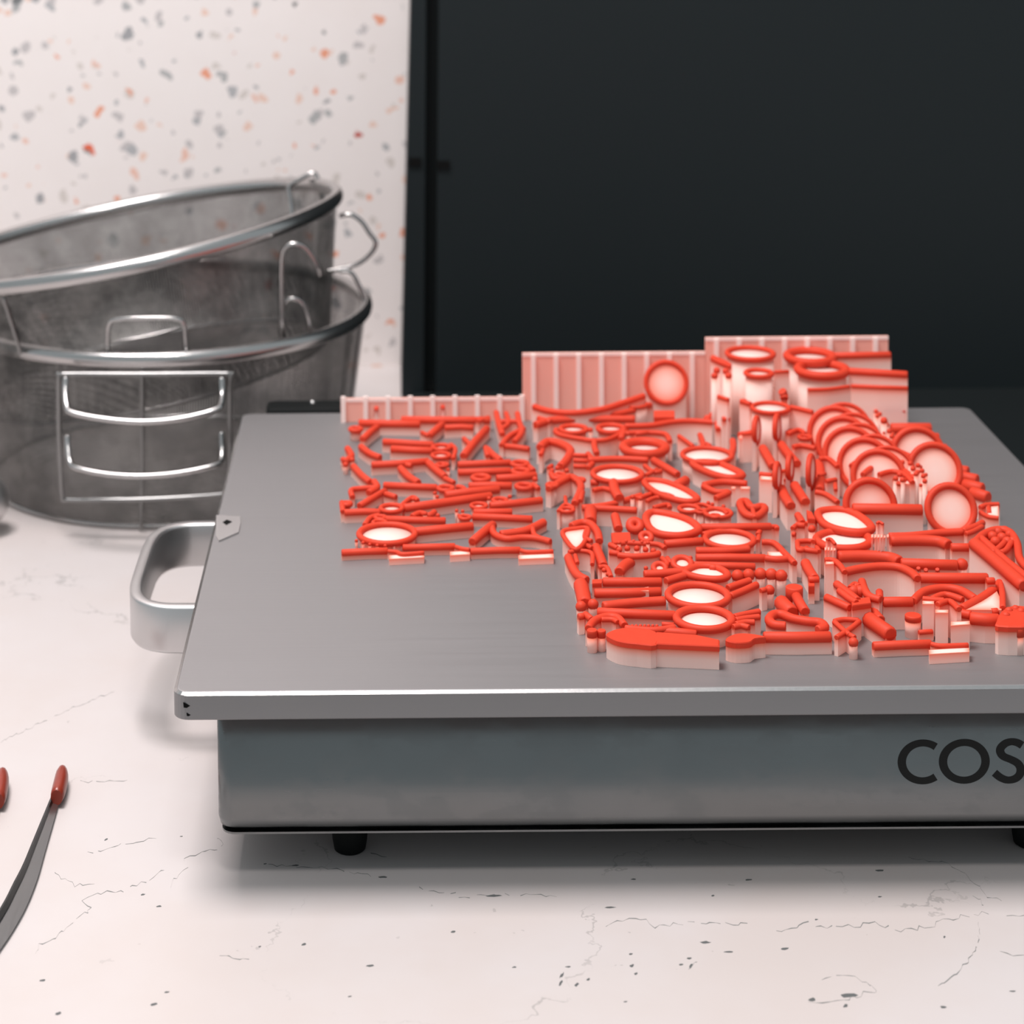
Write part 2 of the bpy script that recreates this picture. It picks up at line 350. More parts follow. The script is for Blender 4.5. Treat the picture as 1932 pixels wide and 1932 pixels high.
eb = (0.07975, 0.60400, 0.00274); et = (0.08800, 0.60400, 0.25051); db = (0.10129, 0.60400, 0.00254); dt = (0.10537, 0.60400, 0.25034); gb = (0.09367, 0.60400, 0.00261); gt = (0.09750, 0.60400, 0.25041)
def strip(b0, t0, b1, t1, y0, y1):                  # upright board between two slightly leaning edges
    def ex(b, t, z): return b[0] + (t[0]-b[0])*(z-b[2])/(t[2]-b[2])
    lo, hi = [], []
    for z, l in ((.002, lo), (.9, hi)):
        for x, y in ((ex(b0, t0, z), y0), (ex(b1, t1, z), y0), (ex(b1, t1, z), y1), (ex(b0, t0, z), y1)): l.append((x, y, z))
    return loft([lo, hi])
part_at(cab, 'frame_post', strip(eb, et, gb, gt, YC, .70), 'cabinet')
part_at(cab, 'shadow_gap', strip(gb, gt, db, dt, YC+.012, .70), 'cabinet_dark')
far = (1.4, 0, 0); z745 = (0.39200, 0.60400, 0.00026)[2]
def door():
    def ex(z): return db[0] + (dt[0]-db[0])*(z-db[2])/(dt[2]-db[2])
    lo, hi = [], []
    for z, l in ((z745, lo), (.9, hi)):
        for x, y in ((ex(z), YC), (1.4, YC), (1.4, .66), (ex(z), .66)): l.append((x, y, z))
    return loft([lo, hi])
part_at(cab, 'door', door(), 'cabinet')
part_at(cab, 'plinth', box(db[0], YC+.008, .0005, 1.4, .66, z745-.003), 'cabinet_dark')
for u, v in ((843, 318), (786, 312)):
    p = (-0.16833, 0.60400, 0.14778); q = (db[0]+.006, YC, p[2]) if u > 800 else (gb[0]-.004, YC, p[2]+.002)
    part_at(cab, 'hinge', box(q[0]-.004, YC-.0015, q[2]-.0025, q[0]+.004, YC+.002, q[2]+.0025), 'gap_black')
m = link('black_board', *loft([[(x, y, z) for x, y in rrect(.086, .42, 1.2, .6035, .004)] for z in (.0003, .004)]), 'cabinet_dark')
tag(m, 'flat black board lying on the counter behind the hot plate, below the cabinet door', 'board')
# ------------------------------------------------------------------ hot plate
hp = empty('hot_plate', (.18, .165, 0), 'brushed aluminium hot plate on rubber feet, carrying all the red wax prints', 'hot plate')
PW, PD = .36, .330
lv = [(-.0095, .0004), (-.0091, 0), (-.0010, 0), (-.0009, .0001), (-.0001, .0012), (0, .0017)]
part_at(hp, 'heating_plate', loft([[(x, y, H+z) for x, y in rrect(i, i, PW-i, PD-i, .0055-i)] for z, i in lv]), 'plate_aluminium')
part_at(hp, 'chamfer', loft([[(x, y, H+z) for x, y in rrect(i, i, PW-i, PD-i, .0055-i)] for z, i in ((-.0009, 0), (-.0001, .0011))], False, False), 'chrome_wire')
bx0, by0, bx1, by1 = .0136, .012, PW-.0136, PD-.012
lv = [(-.0537, .0016), (-.0530, .0006), (-.050, 0), (-.0096, 0)]
part_at(hp, 'body', loft([[(x, y, H+z) for x, y in rrect(bx0+i, by0+i, bx1-i, by1-i, .005)] for z, i in lv]), 'body_steel', smooth='sides')
part_at(hp, 'gap', loft([[(x, y, H+z) for x, y in rrect(bx0+.003, by0+.003, bx1-.003, by1-.003, .004)] for z in (-.0548, -.0536)]), 'gap_black')
part_at(hp, 'bottom_pan', loft([[(x, y, H+z) for x, y in rrect(bx0+.0012, by0+.0005, bx1-.0012, by1-.0005, .005)] for z in (-.0555, -.0548)]), 'body_steel')
for fx in (.0588, PW-.0588):
    for fy in (.034, PD-.034):
        pr = [(.0, .0048), (.0006, .0056), (.004, .0062), (.0163, .0069)]
        part_at(hp, 'foot', loft([[(fx + r*math.cos(2*math.pi*k/24), fy + r*math.sin(2*math.pi*k/24), z) for k in range(24)] for z, r in pr]), 'black_rubber', smooth='sides')
def strap(path, th, z0, z1):
    path = [Vector((x, y, 0)) for x, y in path]; n = len(path); loops = []
    for i in range(n):
        d = (path[min(i+1, n-1)] - path[max(i-1, 0)]).normalized(); nr = Vector((-d.y, d.x, 0)); f = .0012; l = []
        for s, z in ((-1, z0+f), (-1+f/th*1.2, z0), (1-f/th*1.2, z0), (1, z0+f), (1, z1-f), (.85, z1-f*.35), (.6, z1), (-.6, z1), (-.85, z1-f*.35), (-1, z1-f)):
            p = path[i] + nr*s*th/2; l.append((p.x, p.y, z))
        loops.append(l)
    return loft(loops)
hpth = [(.0140, .2135), (-.008, .2135), (-.017, .2125), (-.0235, .2085), (-.0275, .2015), (-.0292, .192), (-.0297, .18), (-.0297, .150), (-.0292, .139), (-.0275, .1295), (-.0235, .1225), (-.017, .1185), (-.008, .1175), (.0140, .1175)]
hs = [(v.x, v.y) for v in catmull([(x, y, 0) for x, y in hpth], False, 4)]
part_at(hp, 'handle', strap(hs, .0052, H-.0335, H-.0145), 'handle_aluminium', smooth='sides')
part_at(hp, 'handle', strap([(PW-x, y) for x, y in hs][::-1], .0052, H-.0335, H-.0145), 'handle_aluminium', smooth='sides')
cl = [(0.00023, 0.17805, 0.07260), (0.01044, 0.17646, 0.07260), (0.01122, 0.16853, 0.07260), (0.01117, 0.15693, 0.07260), (0.00387, 0.14704, 0.07260), (0.00205, 0.15335, 0.07260)]
cl = ccw([(p[0], p[1]) for p in cl])
o = part_at(hp, 'edge_clip', loft([[(x, y, H+z) for x, y in cl] for z in (0, .0007)]), 'handle_aluminium')
dm = [(0.00366, 0.16880, 0.07280), (0.00519, 0.17204, 0.07280), (0.00761, 0.16935, 0.07280), (0.00550, 0.16517, 0.07280)]
dm = ccw([(p[0], p[1]) for p in dm])
link('clip_hole', *loft([[(x-hp.location.x, y-hp.location.y, H+z) for x, y in dm] for z in (.0006, .0008)]), 'gap_black', o)
# chips in the plate's corner, then the lettering printed on the body
def onface(u, v): return (.2488 + (u-378)/5.083/5.36*MM, H-.0315 - (v-900)/5.083/5.33*MM)
def letter(outer, inner, closed):
    n = len(outer); V = []; Fc = []
    for y in (by0-.00012, by0+.0004):
        for l in (outer, inner):
            for p in l: x, z = onface(*p); V.append((x, y, z))
    for i in range(n if closed else n-1):
        j = (i+1) % n; Fc += [(i, n+i, n+j, j), (i, j, 2*n+j, 2*n+i), (n+j, n+i, 3*n+i, 3*n+j)]
    return V, Fc
def arc(cx, cy, rx, ry, a0, a1, k): return [(cx + rx*math.cos(math.radians(a0+(a1-a0)*i/k)), cy - ry*math.sin(math.radians(a0+(a1-a0)*i/k))) for i in range(k+1)]
part_at(hp, 'letter', letter(arc(613, 901, 236, 215, 54, 306, 44), arc(613, 901, 158, 149, 50, 310, 44), False), 'black_print')
part_at(hp, 'letter', letter(arc(1003, 899, 239, 215, 0, 360, 48)[:-1], arc(1003, 899, 161, 148, 0, 360, 48)[:-1], True), 'black_print')
sl = [(1545, 750), (1500, 724), (1445, 714), (1388, 730), (1345, 772), (1342, 815), (1372, 855), (1440, 885), (1502, 920), (1532, 970), (1524, 1030), (1480, 1070), (1412, 1082), (1345, 1058), (1288, 1012)]
sp = catmull([(x, y, 0) for x, y in sl], False, 4); so, si = [], []
for i in range(len(sp)):
    d = (sp[min(i+1, len(sp)-1)] - sp[max(i-1, 0)]).normalized(); w = 33 + 6*abs(d.y)
    so.append((sp[i].x - d.y*w, sp[i].y + d.x*w)); si.append((sp[i].x + d.y*w, sp[i].y - d.x*w))
part_at(hp, 'letter', letter(so, si, False), 'black_print')
for u, v, s in ((351, 1327, .0015), (355, 1345, .0009)):
    p = (.004+(u-348)*.00018, H-.0015-(v-1312)*.00018)
    part_at(hp, 'chip', ([(p[0]-s*.6, -.00005, p[1]+s*.8), (p[0]-s*.5, -.00005, p[1]-s*.5), (p[0]+s*.2, -.00005, p[1]-s*.6), (p[0]+s, -.00005, p[1]-s*.1)] + [(p[0], .0004, p[1])], [(0, 1, 2, 3), (0, 4, 1), (1, 4, 2), (2, 4, 3), (3, 4, 0)]), 'gap_black')
# ------------------------------------------------------------------ ribbed support walls behind the prints
for x0, x1, zt, n, off, lab in ((49.8, 137.9, 11.6, 9, .5, 'lowest pink ribbed wall of support wax behind the low block'), (138.2, 226.8, 33.2, 8, 4.5, 'middle height pink ribbed wall of support wax behind the middle block'), (227.0, 315.6, 40.0, 8, 4.5, 'tallest pink ribbed wall of support wax behind the tall block')):
    r = empty('ribbed_screen', ((x0+x1)/2*MM, .3137, H), lab, 'support wall', 'ribbed walls behind the wax prints')
    w = (x1-x0)/2
    link('panel', *box(-w, -.6, .05, w, .8, zt), 'panel', r, scale=MM)
    for k in range(n):
        c = -w + off + (10.85 if n == 9 else 11.0)*k + .7
        link('rib', *box(c-1.1, -2.0, .05, c+1.1, -.5, zt + (1.2 if n == 9 else -.3)), 'rib', r, scale=MM)
    link('edge_strip', *box(-w, -.9, zt-1.6, w, -.55, zt), 'rib', r, scale=MM)
# ------------------------------------------------------------------ wax prints: every print is a thing with wax parts and pale support
# name, label, group, parts; millimetres on the hot plate from its front corner
PRINTS = [
 ('bar_print',"red wax bar with pale tag at the low block's front corner beside the bare plate",'wax prints of the low block',[('rod','wax_rod',1.38,0,[(54.5,125.4,2.8),(63.7,126.5,2.8),(72.9,127.0,2.8)]),('rod','wax_rod',0.78,2,[(72.9,125.3,3.4),(76.3,124.3,3.4),(79.1,121.7,3.4),(87.3,123.2,3.4)]),('tag','tag',0,2.6,[(73.4,122.8),(87.3,125.2),(87.3,120.4),(73.5,118.8)])]),
 ('bar_print','red wax bar with pale tag, middle one of three ending the low block','wax prints of the low block',[('rod','wax_rod',1.38,0,[(78.8,129.9,3.0),(90.3,130.5,3.0),(99.9,130.8,3.0)]),('rod','wax_rod',0.78,2,[(99.9,129.1,3.6),(102.7,126.7,3.6),(105.5,125.7,3.6)]),('tag','tag',0,2.8,[(97.6,125.7),(105.5,127.2),(105.5,122.8),(97.6,121.7)])]),
 ('bar_print','red wax bar with pale tag ending the low block, nearest the middle block','wax prints of the low block',[('rod','wax_rod',1.38,0,[(105.8,125.7,2.8),(116.7,126.6,2.8),(125.8,126.6,2.8)]),('rod','wax_rod',0.78,2,[(125.7,125.0,3.4),(128.9,123.0,3.4),(138.6,123.7,3.4)]),('tag','tag',0,2.6,[(124.6,121.6),(138.6,123.7),(138.4,118.8),(124.5,117.5)])]),
 ('ring_print','red wax ring edged with a row of beads, lying flat on a thick sprue bar','wax prints of the low block',[('ring','ring_band',1.3,12.63,(72.6,141.6,4.7),0,0),('rod','wax_rod',1.74,0,[(83.9,144.5,4.3),(96.0,147.9,4.3),(107.8,150.8,4.3)]),('bead','bead',0.75,(60.3,135.3,4.2)),('bead','bead',0.75,(63.0,132.8,4.2)),('bead','bead',0.75,(65.7,130.7,4.2)),('bead','bead',0.75,(68.7,129.6,4.2)),('bead','bead',0.75,(71.9,129.2,4.2)),('bead','bead',0.75,(75.3,130.2,4.2)),('bead','bead',0.75,(78.3,131.8,4.2))]),
 ('bar_print',"short red wax rod slanting beside the beaded ring's sprue bar",'wax prints of the low block',[('rod','wax_rod',1.68,0,[(106.8,133.7,3.8),(111.4,144.1,3.8),(116.3,154.1,3.8)])]),
 ('leaf_print',"forked red wax leaf curling at the low block's front edge",'wax prints of the low block',[('rod','wax_rod',1.32,2,[(115.5,153.0,3.7),(116.2,142.9,3.7),(120.6,137.2,3.7),(127.0,138.4,3.7),(132.8,137.6,3.7),(138.3,133.3,3.7)]),('rod','wax_rod',1.62,2,[(118.5,143.3,3.4),(127.5,146.4,3.4),(132.2,150.6,3.4),(137.4,157.7,3.4)]),('rod','wax_rod',0.96,2,[(132.1,148.7,4.0),(132.5,140.1,4.0),(136.5,134.4,4.0)])]),
 ('bar_print','straight red wax bar lying right behind the forked leaf','wax prints of the low block',[('rod','wax_rod',1.5,0,[(108.0,163.9,3.7),(120.5,162.4,3.7),(132.8,160.3,3.7)])]),
 ('bar_print',"red wax bar with a small loop lying behind the beaded ring's top edge",'wax prints of the low block',[('rod','wax_rod',1.5,0,[(71.8,160.5,4.1),(84.3,159.2,4.1),(96.8,158.1,4.1)]),('ring','ring_band',0.8,3.48,(69.4,154.9,4.8),0,0)]),
 ('bar_print','red wax bar with beaded end, second behind the forked leaf','wax prints of the low block',[('rod','wax_rod',1.44,0,[(108.6,166.9,4.6),(116.7,167.0,4.6),(124.8,167.0,4.6)]),('ring','ring_band',0.8,3.0,(104.8,159.2,5.2),0,0),('bead','bead',0.8,(104.1,166.7,5.2)),('bead','bead',0.8,(101.6,167.5,5.2)),('bead','bead',0.8,(102.4,161.5,5.2))]),
 ('bar_print','red wax bar jutting out of the low block towards the middle block','wax prints of the low block',[('rod','wax_rod',1.56,0,[(115.8,175.4,4.4),(126.9,178.5,4.4),(138.3,182.0,4.4)]),('ring','ring_band',0.85,4.06,(111.1,173.5,5.2),0,0)]),
 ('bow_print','long diagonal red wax bar ending in a bow loop across the low block','wax prints of the low block',[('rod','wax_rod',1.8,0,[(79.4,172.6,4.6),(91.2,177.1,4.6),(103.6,182.2,4.6),(117.1,187.4,4.6)]),('ring','ring_band',1.0,5.57,(74.4,170.6,5.4),0,0),('rod','wax_rod',0.96,2,[(78.4,173.5,5.4),(83.1,184.2,5.4),(85.6,180.2,5.4)]),('bead','bead',1.0,(88.4,163.5,5.4)),('bead','bead',1.0,(83.6,181.9,5.4))]),
 ('pendant_print','red wax bar with a round eyelet, third row of the low block','wax prints of the low block',[('rod','wax_rod',1.44,0,[(54.6,169.0,4.2),(63.2,170.0,4.2),(72.3,169.0,4.2)]),('ring','ring_band',1.2,2.81,(55.4,179.4,4.4),0,0),('rod','wax_rod',1.08,2,[(53.3,181.5,4.5),(54.1,169.2,4.5)]),('rod','wax_rod',1.08,2,[(63.4,152.7,4.5),(65.6,161.4,4.5),(69.3,164.3,4.5)])]),
 ('bar_print','short red wax rod slanting behind the eyelet bar','wax prints of the low block',[('rod','wax_rod',1.32,0,[(60.8,177.0,4.3),(66.1,186.5,4.3),(71.7,196.7,4.3)])]),
 ('bar_print','red wax bar with a flat loop end in the middle of the low block','wax prints of the low block',[('rod','wax_rod',1.5,0,[(70.9,203.9,4.3),(83.8,201.6,4.3),(94.2,200.1,4.3)]),('ring','ring_band',1.0,4.17,(97.8,197.6,4.8),0,0),('bead','bead',0.9,(93.0,191.1,4.9)),('bead','bead',0.9,(93.9,186.3,4.9))]),
 ('link_print',"open red wax link with a square corner at the low block's outer side",'wax prints of the low block',[('rod','wax_rod',1.14,2,[(57.8,187.8,4.5),(57.1,197.3,4.5),(62.8,199.6,4.5),(68.6,200.3,4.5)]),('rod','wax_rod',1.44,2,[(66.7,209.4,4.2),(68.1,201.2,4.2),(64.5,194.0,4.2)]),('rod','wax_rod',1.08,2,[(102.6,200.8,4.5),(105.1,199.1,4.5),(106.1,195.8,4.5)])]),
 ('bar_print',"slanting red wax rod at the low block's outer side, in front of a round nub",'wax prints of the low block',[('rod','wax_rod',1.44,2,[(57.3,231.2,4.2),(61.3,217.9,4.2),(65.1,208.6,4.2)])]),
 ('bar_print','slanting red wax rod in the middle of the low block, leaning under a long bar','wax prints of the low block',[('rod','wax_rod',1.56,2,[(78.4,228.3,4.0),(82.0,216.0,4.0),(86.2,207.6,4.0)]),('rod','wax_rod',1.2,2,[(83.5,230.1,4.4),(80.8,231.9,4.4)])]),
 ('bar_print','slanting red wax rod with a small loop beside a stack of bars','wax prints of the low block',[('rod','wax_rod',1.56,2,[(90.9,235.3,4.2),(94.7,223.4,4.2),(98.0,214.9,4.2)]),('ring','ring_band',0.8,3.24,(97.0,229.6,5.0),0,0),('rod','wax_rod',1.08,2,[(97.6,211.8,4.7),(101.7,205.1,4.7)])]),
 ('bar_print','long red wax bar crossing above two slanting rods of the low block','wax prints of the low block',[('rod','wax_rod',1.56,0,[(65.4,231.9,4.4),(78.1,233.6,4.4),(91.2,236.7,4.4)])]),
 ('ring_bar_print','red wax bar with an oval loop, uppermost of the stack on the low block','wax prints of the low block',[('rod','wax_rod',1.56,0,[(104.0,229.9,4.8),(116.0,231.3,4.8),(127.9,232.3,4.8)]),('ring','ring_band',1.1,4.58,(131.8,229.0,5.3),0,0)]),
 ('ring_bar_print','red wax bar with an oval loop, second of the stack on the low block','wax prints of the low block',[('rod','wax_rod',1.56,0,[(103.7,218.8,4.8),(115.4,219.6,4.8),(127.2,220.3,4.8)]),('ring','ring_band',1.1,4.53,(131.4,218.3,5.3),0,0)]),
 ('ring_bar_print','red wax bar with an oval loop, third of the stack on the low block','wax prints of the low block',[('rod','wax_rod',1.68,0,[(120.3,211.0,4.5),(129.4,212.4,4.5),(138.2,215.0,4.5)]),('ring','ring_band',1.2,4.76,(113.5,210.5,5.0),0,0)]),
 ('ring_bar_print','red wax bar with an oval loop, fourth of the stack on the low block','wax prints of the low block',[('rod','wax_rod',1.68,0,[(107.8,201.0,4.5),(117.3,201.7,4.5),(126.6,200.8,4.5)]),('ring','ring_band',1.1,4.43,(131.7,198.5,5.1),0,0),('rod','wax_rod',1.08,2,[(135.6,201.3,5.1),(137.7,194.8,5.1)])]),
 ('bar_print','thick red wax bar tucked under the stack of looped bars','wax prints of the low block',[('rod','wax_rod',1.8,0,[(97.3,189.3,4.4),(108.6,193.7,4.4),(120.9,196.6,4.4)])]),
 ('bar_print',"pair of red wax bars with three coiled loops near the low block's middle",'wax prints of the low block',[('rod','wax_rod',1.56,0,[(70.4,265.5,4.6),(82.2,262.9,4.6),(93.8,260.2,4.6)]),('rod','wax_rod',1.68,0,[(74.1,254.8,4.5),(83.7,252.7,4.5),(93.4,251.5,4.5)]),('ring','ring_band',1.0,4.98,(97.3,254.6,5.2),0,0),('ring','ring_band',0.9,4.93,(96.8,244.2,4.7),0,0),('rod','wax_rod',0.96,2,[(101.6,258.9,5.2),(103.6,251.6,5.2),(102.1,237.4,5.2)]),('bead','bead',0.9,(102.8,242.5,5.3)),('bead','bead',0.9,(97.5,228.6,5.3)),('bead','bead',0.9,(99.5,221.7,5.3))]),
 ('bar_print',"long red wax rod slanting across the low block's back half",'wax prints of the low block',[('rod','wax_rod',1.68,0,[(106.9,243.4,4.5),(112.9,264.7,4.5),(119.5,285.3,4.5)]),('rod','wax_rod',1.08,2,[(108.0,268.4,5.1),(110.5,259.1,5.1)])]),
 ('bar_print',"short slanting red wax rod near the low block's outer back corner",'wax prints of the low block',[('rod','wax_rod',1.44,2,[(60.2,258.7,4.6),(64.7,247.7,4.6),(69.4,241.9,4.6)])]),
 ('nub_print',"red wax nub cluster at the low block's outermost edge",'wax prints of the low block',[('rod','wax_rod',1.44,2,[(54.1,257.4,4.2),(56.2,245.6,4.2),(53.1,236.9,4.2)]),('bead','bead',1.3,(53.8,233.0,4.3)),('bead','bead',1.3,(56.6,239.9,4.3)),('bead','bead',1.3,(52.5,240.9,4.3))]),
 ('bar_print','very long red wax bar with two upright pins along the ribbed wall','wax prints of the low block',[('rod','wax_rod',1.8,0,[(58.8,293.6,5.2),(74.3,291.8,5.2),(88.1,290.8,5.2)]),('rod','wax_rod',1.8,0,[(79.0,298.3,5.2),(99.8,296.9,5.2),(121.7,296.2,5.2)]),('rod','wax_rod',1.08,2,[(67.1,305.2,4.9),(67.1,303.1,7.9),(67.2,299.8,10.9)]),('rod','wax_rod',1.08,2,[(99.1,304.3,4.9),(99.1,303.1,7.9),(99.0,297.4,11.9)])]),
 ('bar_print','short red wax rod slanting from the long pinned bar, nearer the outer side','wax prints of the low block',[('rod','wax_rod',1.5,0,[(60.8,269.3,4.7),(63.8,278.7,4.7),(67.7,289.1,4.7)]),('ring','ring_band',1.1,3.71,(57.5,284.2,5.1),0,0)]),
 ('bar_print','short red wax rod slanting from the long pinned bar at its middle','wax prints of the low block',[('rod','wax_rod',1.56,0,[(91.8,274.2,4.6),(95.4,283.7,4.6),(98.8,293.3,4.6)]),('rod','wax_rod',0.96,2,[(88.5,278.1,5.2),(91.8,272.3,5.2)])]),
 ('antler_print',"branching red wax antler in the low block's back corner by the middle block",'wax prints of the low block',[('rod','wax_rod',1.32,2,[(125.1,307.9,5.7),(125.4,289.0,5.7),(126.2,271.7,5.7)]),('rod','wax_rod',1.32,2,[(135.2,305.6,5.7),(135.2,290.7,5.7),(135.4,275.2,5.7),(131.1,260.3,5.7)]),('rod','wax_rod',1.2,2,[(124.7,254.6,5.8),(129.4,269.3,5.8),(136.9,280.5,5.8)]),('rod','wax_rod',1.08,2,[(129.7,306.0,5.9),(130.0,290.0,5.9),(126.6,280.4,5.9)]),('rod','wax_rod',0.96,2,[(124.9,291.7,6.0),(129.5,291.6,6.0),(135.8,291.4,6.0)]),('rod','wax_rod',1.2,2,[(115.2,292.8,5.8),(121.2,298.6,5.8)])]),
 ('bar_print',"red wax bar with a bright pale side at the low block's back corner",'wax prints of the low block',[('rod','wax_rod',1.32,0,[(125.4,256.7,4.9),(131.4,254.7,4.9),(137.4,251.4,4.9)])]),
 ('bar_print','short red wax rod slanting above the looped stack of the low block','wax prints of the low block',[('rod','wax_rod',1.44,2,[(118.3,253.4,4.6),(120.6,244.3,4.6),(123.5,236.3,4.6)]),('rod','wax_rod',1.2,2,[(117.6,255.3,4.8),(118.1,241.8,4.8)])]),
 ('ring_print','large upright red wax ring standing against the tall ribbed wall','wax prints of the middle block',[('ring','ring_band',1.2,10.93,(207.1,306.4,20),0,72),('rod','wax_rod',1.38,2,[(196.2,303.0,14.6),(185.9,295.6,13.6),(173.7,287.3,12.6),(159.9,285.7,11.6),(149.0,291.0,11.1),(142.8,300.2,10.6)]),('slab','wax_plate',2.5,12,[(198.7,287.6),(208.6,287.3),(207.3,277.0),(197.4,277.3)])]),
 ('bar_print','long wavy red wax bar lying in front of the upright ring','wax prints of the middle block',[('rod','wax_rod',1.38,2,[(150.9,290.7,9.6),(167.6,289.1,9.6),(184.2,291.8,9.6),(199.5,304.6,9.6)]),('ring','ring_band',0.7,6.32,(191.5,300.8,11.3),0,0)]),
 ('eye_print',"red wax link with two almond eyes near the middle block's back",'wax prints of the middle block',[('ring','ring_band',1.2,7.24,(159.2,270.5,8.3),0,0),('ring','ring_band',1.2,7.24,(176.7,271.0,8.3),0,0),('rod','wax_rod',1.06,2,[(150.3,267.2,8.4),(152.9,260.9,8.4),(162.0,254.6,8.4),(166.7,252.5,8.4),(174.1,254.3,8.4),(184.1,268.2,8.4)]),('rod','wax_rod',1.27,2,[(167.3,253.1,8.2),(166.4,243.2,8.2),(166.6,233.5,8.2)])]),
 ('bar_print','thick dark red wax bar behind the almond eyed link','wax prints of the middle block',[('rod','wax_rod',1.8,2,[(141.9,277.6,8.2),(150.4,284.8,8.2),(164.9,286.5,8.2),(177.3,286.1,8.2),(189.7,285.7,8.2)]),('rod','wax_rod',1.27,2,[(143.8,287.4,8.7),(149.5,280.9,8.7)])]),
 ('arch_print','broad red wax arch with a knobbed end and pale wall beneath','wax prints of the middle block',[('rod','wax_rod',1.27,2,[(182.9,268.5,10.2),(195.2,269.2,10.2),(206.3,274.5,10.2),(215.7,275.5,10.2),(226.3,272.4,10.2)]),('rod','wax_rod',1.27,2,[(226.3,272.4,10.2),(225.2,261.1,10.2)]),('bead','bead',2.2,(226.4,285.6,9.3)),('bead','bead',2.2,(223.3,281.0,9.3))]),
 ('ring_print','thick red wax signet ring lying flat in the middle block','wax prints of the middle block',[('ring','ring_band',2.1,11.63,(189.0,242.7,7.9),0,0),('rod','wax_rod',1.17,2,[(180.2,260.9,8.8),(189.5,262.6,8.8),(200.2,260.3,8.8),(201.3,248.2,8.8)]),('rod','wax_rod',1.27,2,[(183.0,269.4,8.7),(179.4,253.2,8.7)])]),
 ('ring_print','thin red wax ring with a wide pale centre in the middle block','wax prints of the middle block',[('ring','ring_band',1.2,11.83,(172.0,198.0,10.3),0,0),('rod','wax_rod',1.38,2,[(161.1,218.2,10.1),(174.6,219.7,10.1),(187.7,217.4,10.1)]),('rod','wax_rod',2.01,2,[(169.4,189.1,9.5),(168.8,178.7,9.5),(169.7,168.5,9.5)])]),
 ('hook_print','red wax hook at the outer back corner of the middle block','wax prints of the middle block',[('rod','wax_rod',1.8,2,[(141.7,244.7,7.7),(146.2,253.5,7.7),(151.9,249.3,7.7),(155.3,239.4,7.7),(151.7,224.2,7.7),(148.8,216.8,7.7)]),('rod','wax_rod',0.95,2,[(141.1,231.3,8.5),(142.8,239.0,8.5)]),('rod','wax_rod',0.85,2,[(143.2,212.2,8.7),(145.2,215.8,8.7)])]),
 ('coil_print','stack of red wax coils behind the ring with a wide pale centre','wax prints of the middle block',[('rod','wax_rod',0.95,2,[(155.6,229.3,9.0),(161.4,228.2,9.0)]),('rod','wax_rod',0.95,2,[(155.0,221.7,9.0),(161.3,220.6,9.0)]),('rod','wax_rod',0.95,2,[(154.3,213.4,9.0),(160.0,212.3,9.0)]),('rod','wax_rod',1.17,2,[(162.3,231.7,8.8),(163.6,220.3,8.8),(160.4,211.1,8.8)])]),
 ('bar_print','slanting red wax rod with a cut end between two flat rings','wax prints of the middle block',[('rod','wax_rod',1.54,0,[(190.4,222.6,8.5),(194.6,212.2,8.5),(198.6,201.7,8.5)]),('rod','wax_rod',0.85,2,[(184.4,199.5,9.2),(190.5,207.4,9.2)])]),
 ('crown_ring_print','flat red wax ring with three upright prongs','wax prints of the middle block',[('ring','ring_band',1.1,12.01,(214.8,226.1,9.4),0,0),('rod','wax_rod',0.95,2,[(206.1,254.7,9.5),(208.1,247.6,9.5),(210.5,238.7,9.5)]),('rod','wax_rod',1.17,2,[(216.1,257.1,9.3),(216.0,248.1,9.3),(215.1,238.3,9.3)]),('bead','bead',1.3,(217.0,242.6,9.2)),('bead','bead',1.3,(217.9,240.6,9.2)),('rod','wax_rod',1.38,2,[(229.8,248.4,9.1),(228.5,238.6,9.1),(225.8,227.1,9.1)])]),
 ('link_print','tilted oval red wax link below the pronged ring','wax prints of the middle block',[('rod','wax_rod',1.48,7,[(207.1,217.3,8.5),(216.9,218.3,8.5),(222.6,210.4,8.5),(226.4,200.3,8.5),(220.4,196.9,8.5),(212.9,203.4,8.5)])]),
 ('link_print','long slanting oval red wax link beside a round nub','wax prints of the middle block',[('rod','wax_rod',1.27,7,[(182.7,190.4,9.2),(190.2,191.1,9.2),(198.3,180.4,9.2),(202.3,167.6,9.2),(196.1,164.9,9.2),(186.5,175.2,9.2)]),('rod','wax_rod',1.91,0,[(195.8,186.7,8.6),(201.3,194.5,8.6)])]),
 ('link_print',"angular red wax link folded at the middle block's side by the tall block",'wax prints of the middle block',[('rod','wax_rod',1.38,2,[(207.4,187.2,8.6),(216.1,191.3,8.6),(226.4,188.8,8.6)]),('rod','wax_rod',1.27,2,[(207.2,186.0,8.7),(211.3,178.1,8.7),(216.7,177.1,8.7),(210.0,169.7,8.7)]),('tag','support_post',0,8,[(219.4,187.0),(221.1,187.0),(220.7,184.4),(219.0,184.4)]),('tag','support_post',0,8,[(223.3,186.9),(227.2,186.8),(226.8,184.2),(222.9,184.3)])]),
 ('flower_print',"red wax flower with rounded petals at the middle block's outer side",'wax prints of the middle block',[('ring','ring_band',1.1,3.1,(143.2,189.6,8.4),0,0),('ring','ring_band',1.0,2.84,(155.6,196.0,8.5),0,0),('rod','wax_rod',1.48,2,[(141.2,185.6,8.0),(149.0,197.7,8.0),(152.7,201.2,8.0),(155.5,188.7,8.0),(150.8,166.7,8.0)]),('rod','wax_rod',1.27,2,[(159.9,193.2,8.2),(167.8,193.0,8.2)]),('rod','wax_rod',1.06,2,[(155.4,180.5,8.4),(153.2,168.7,8.4)])]),
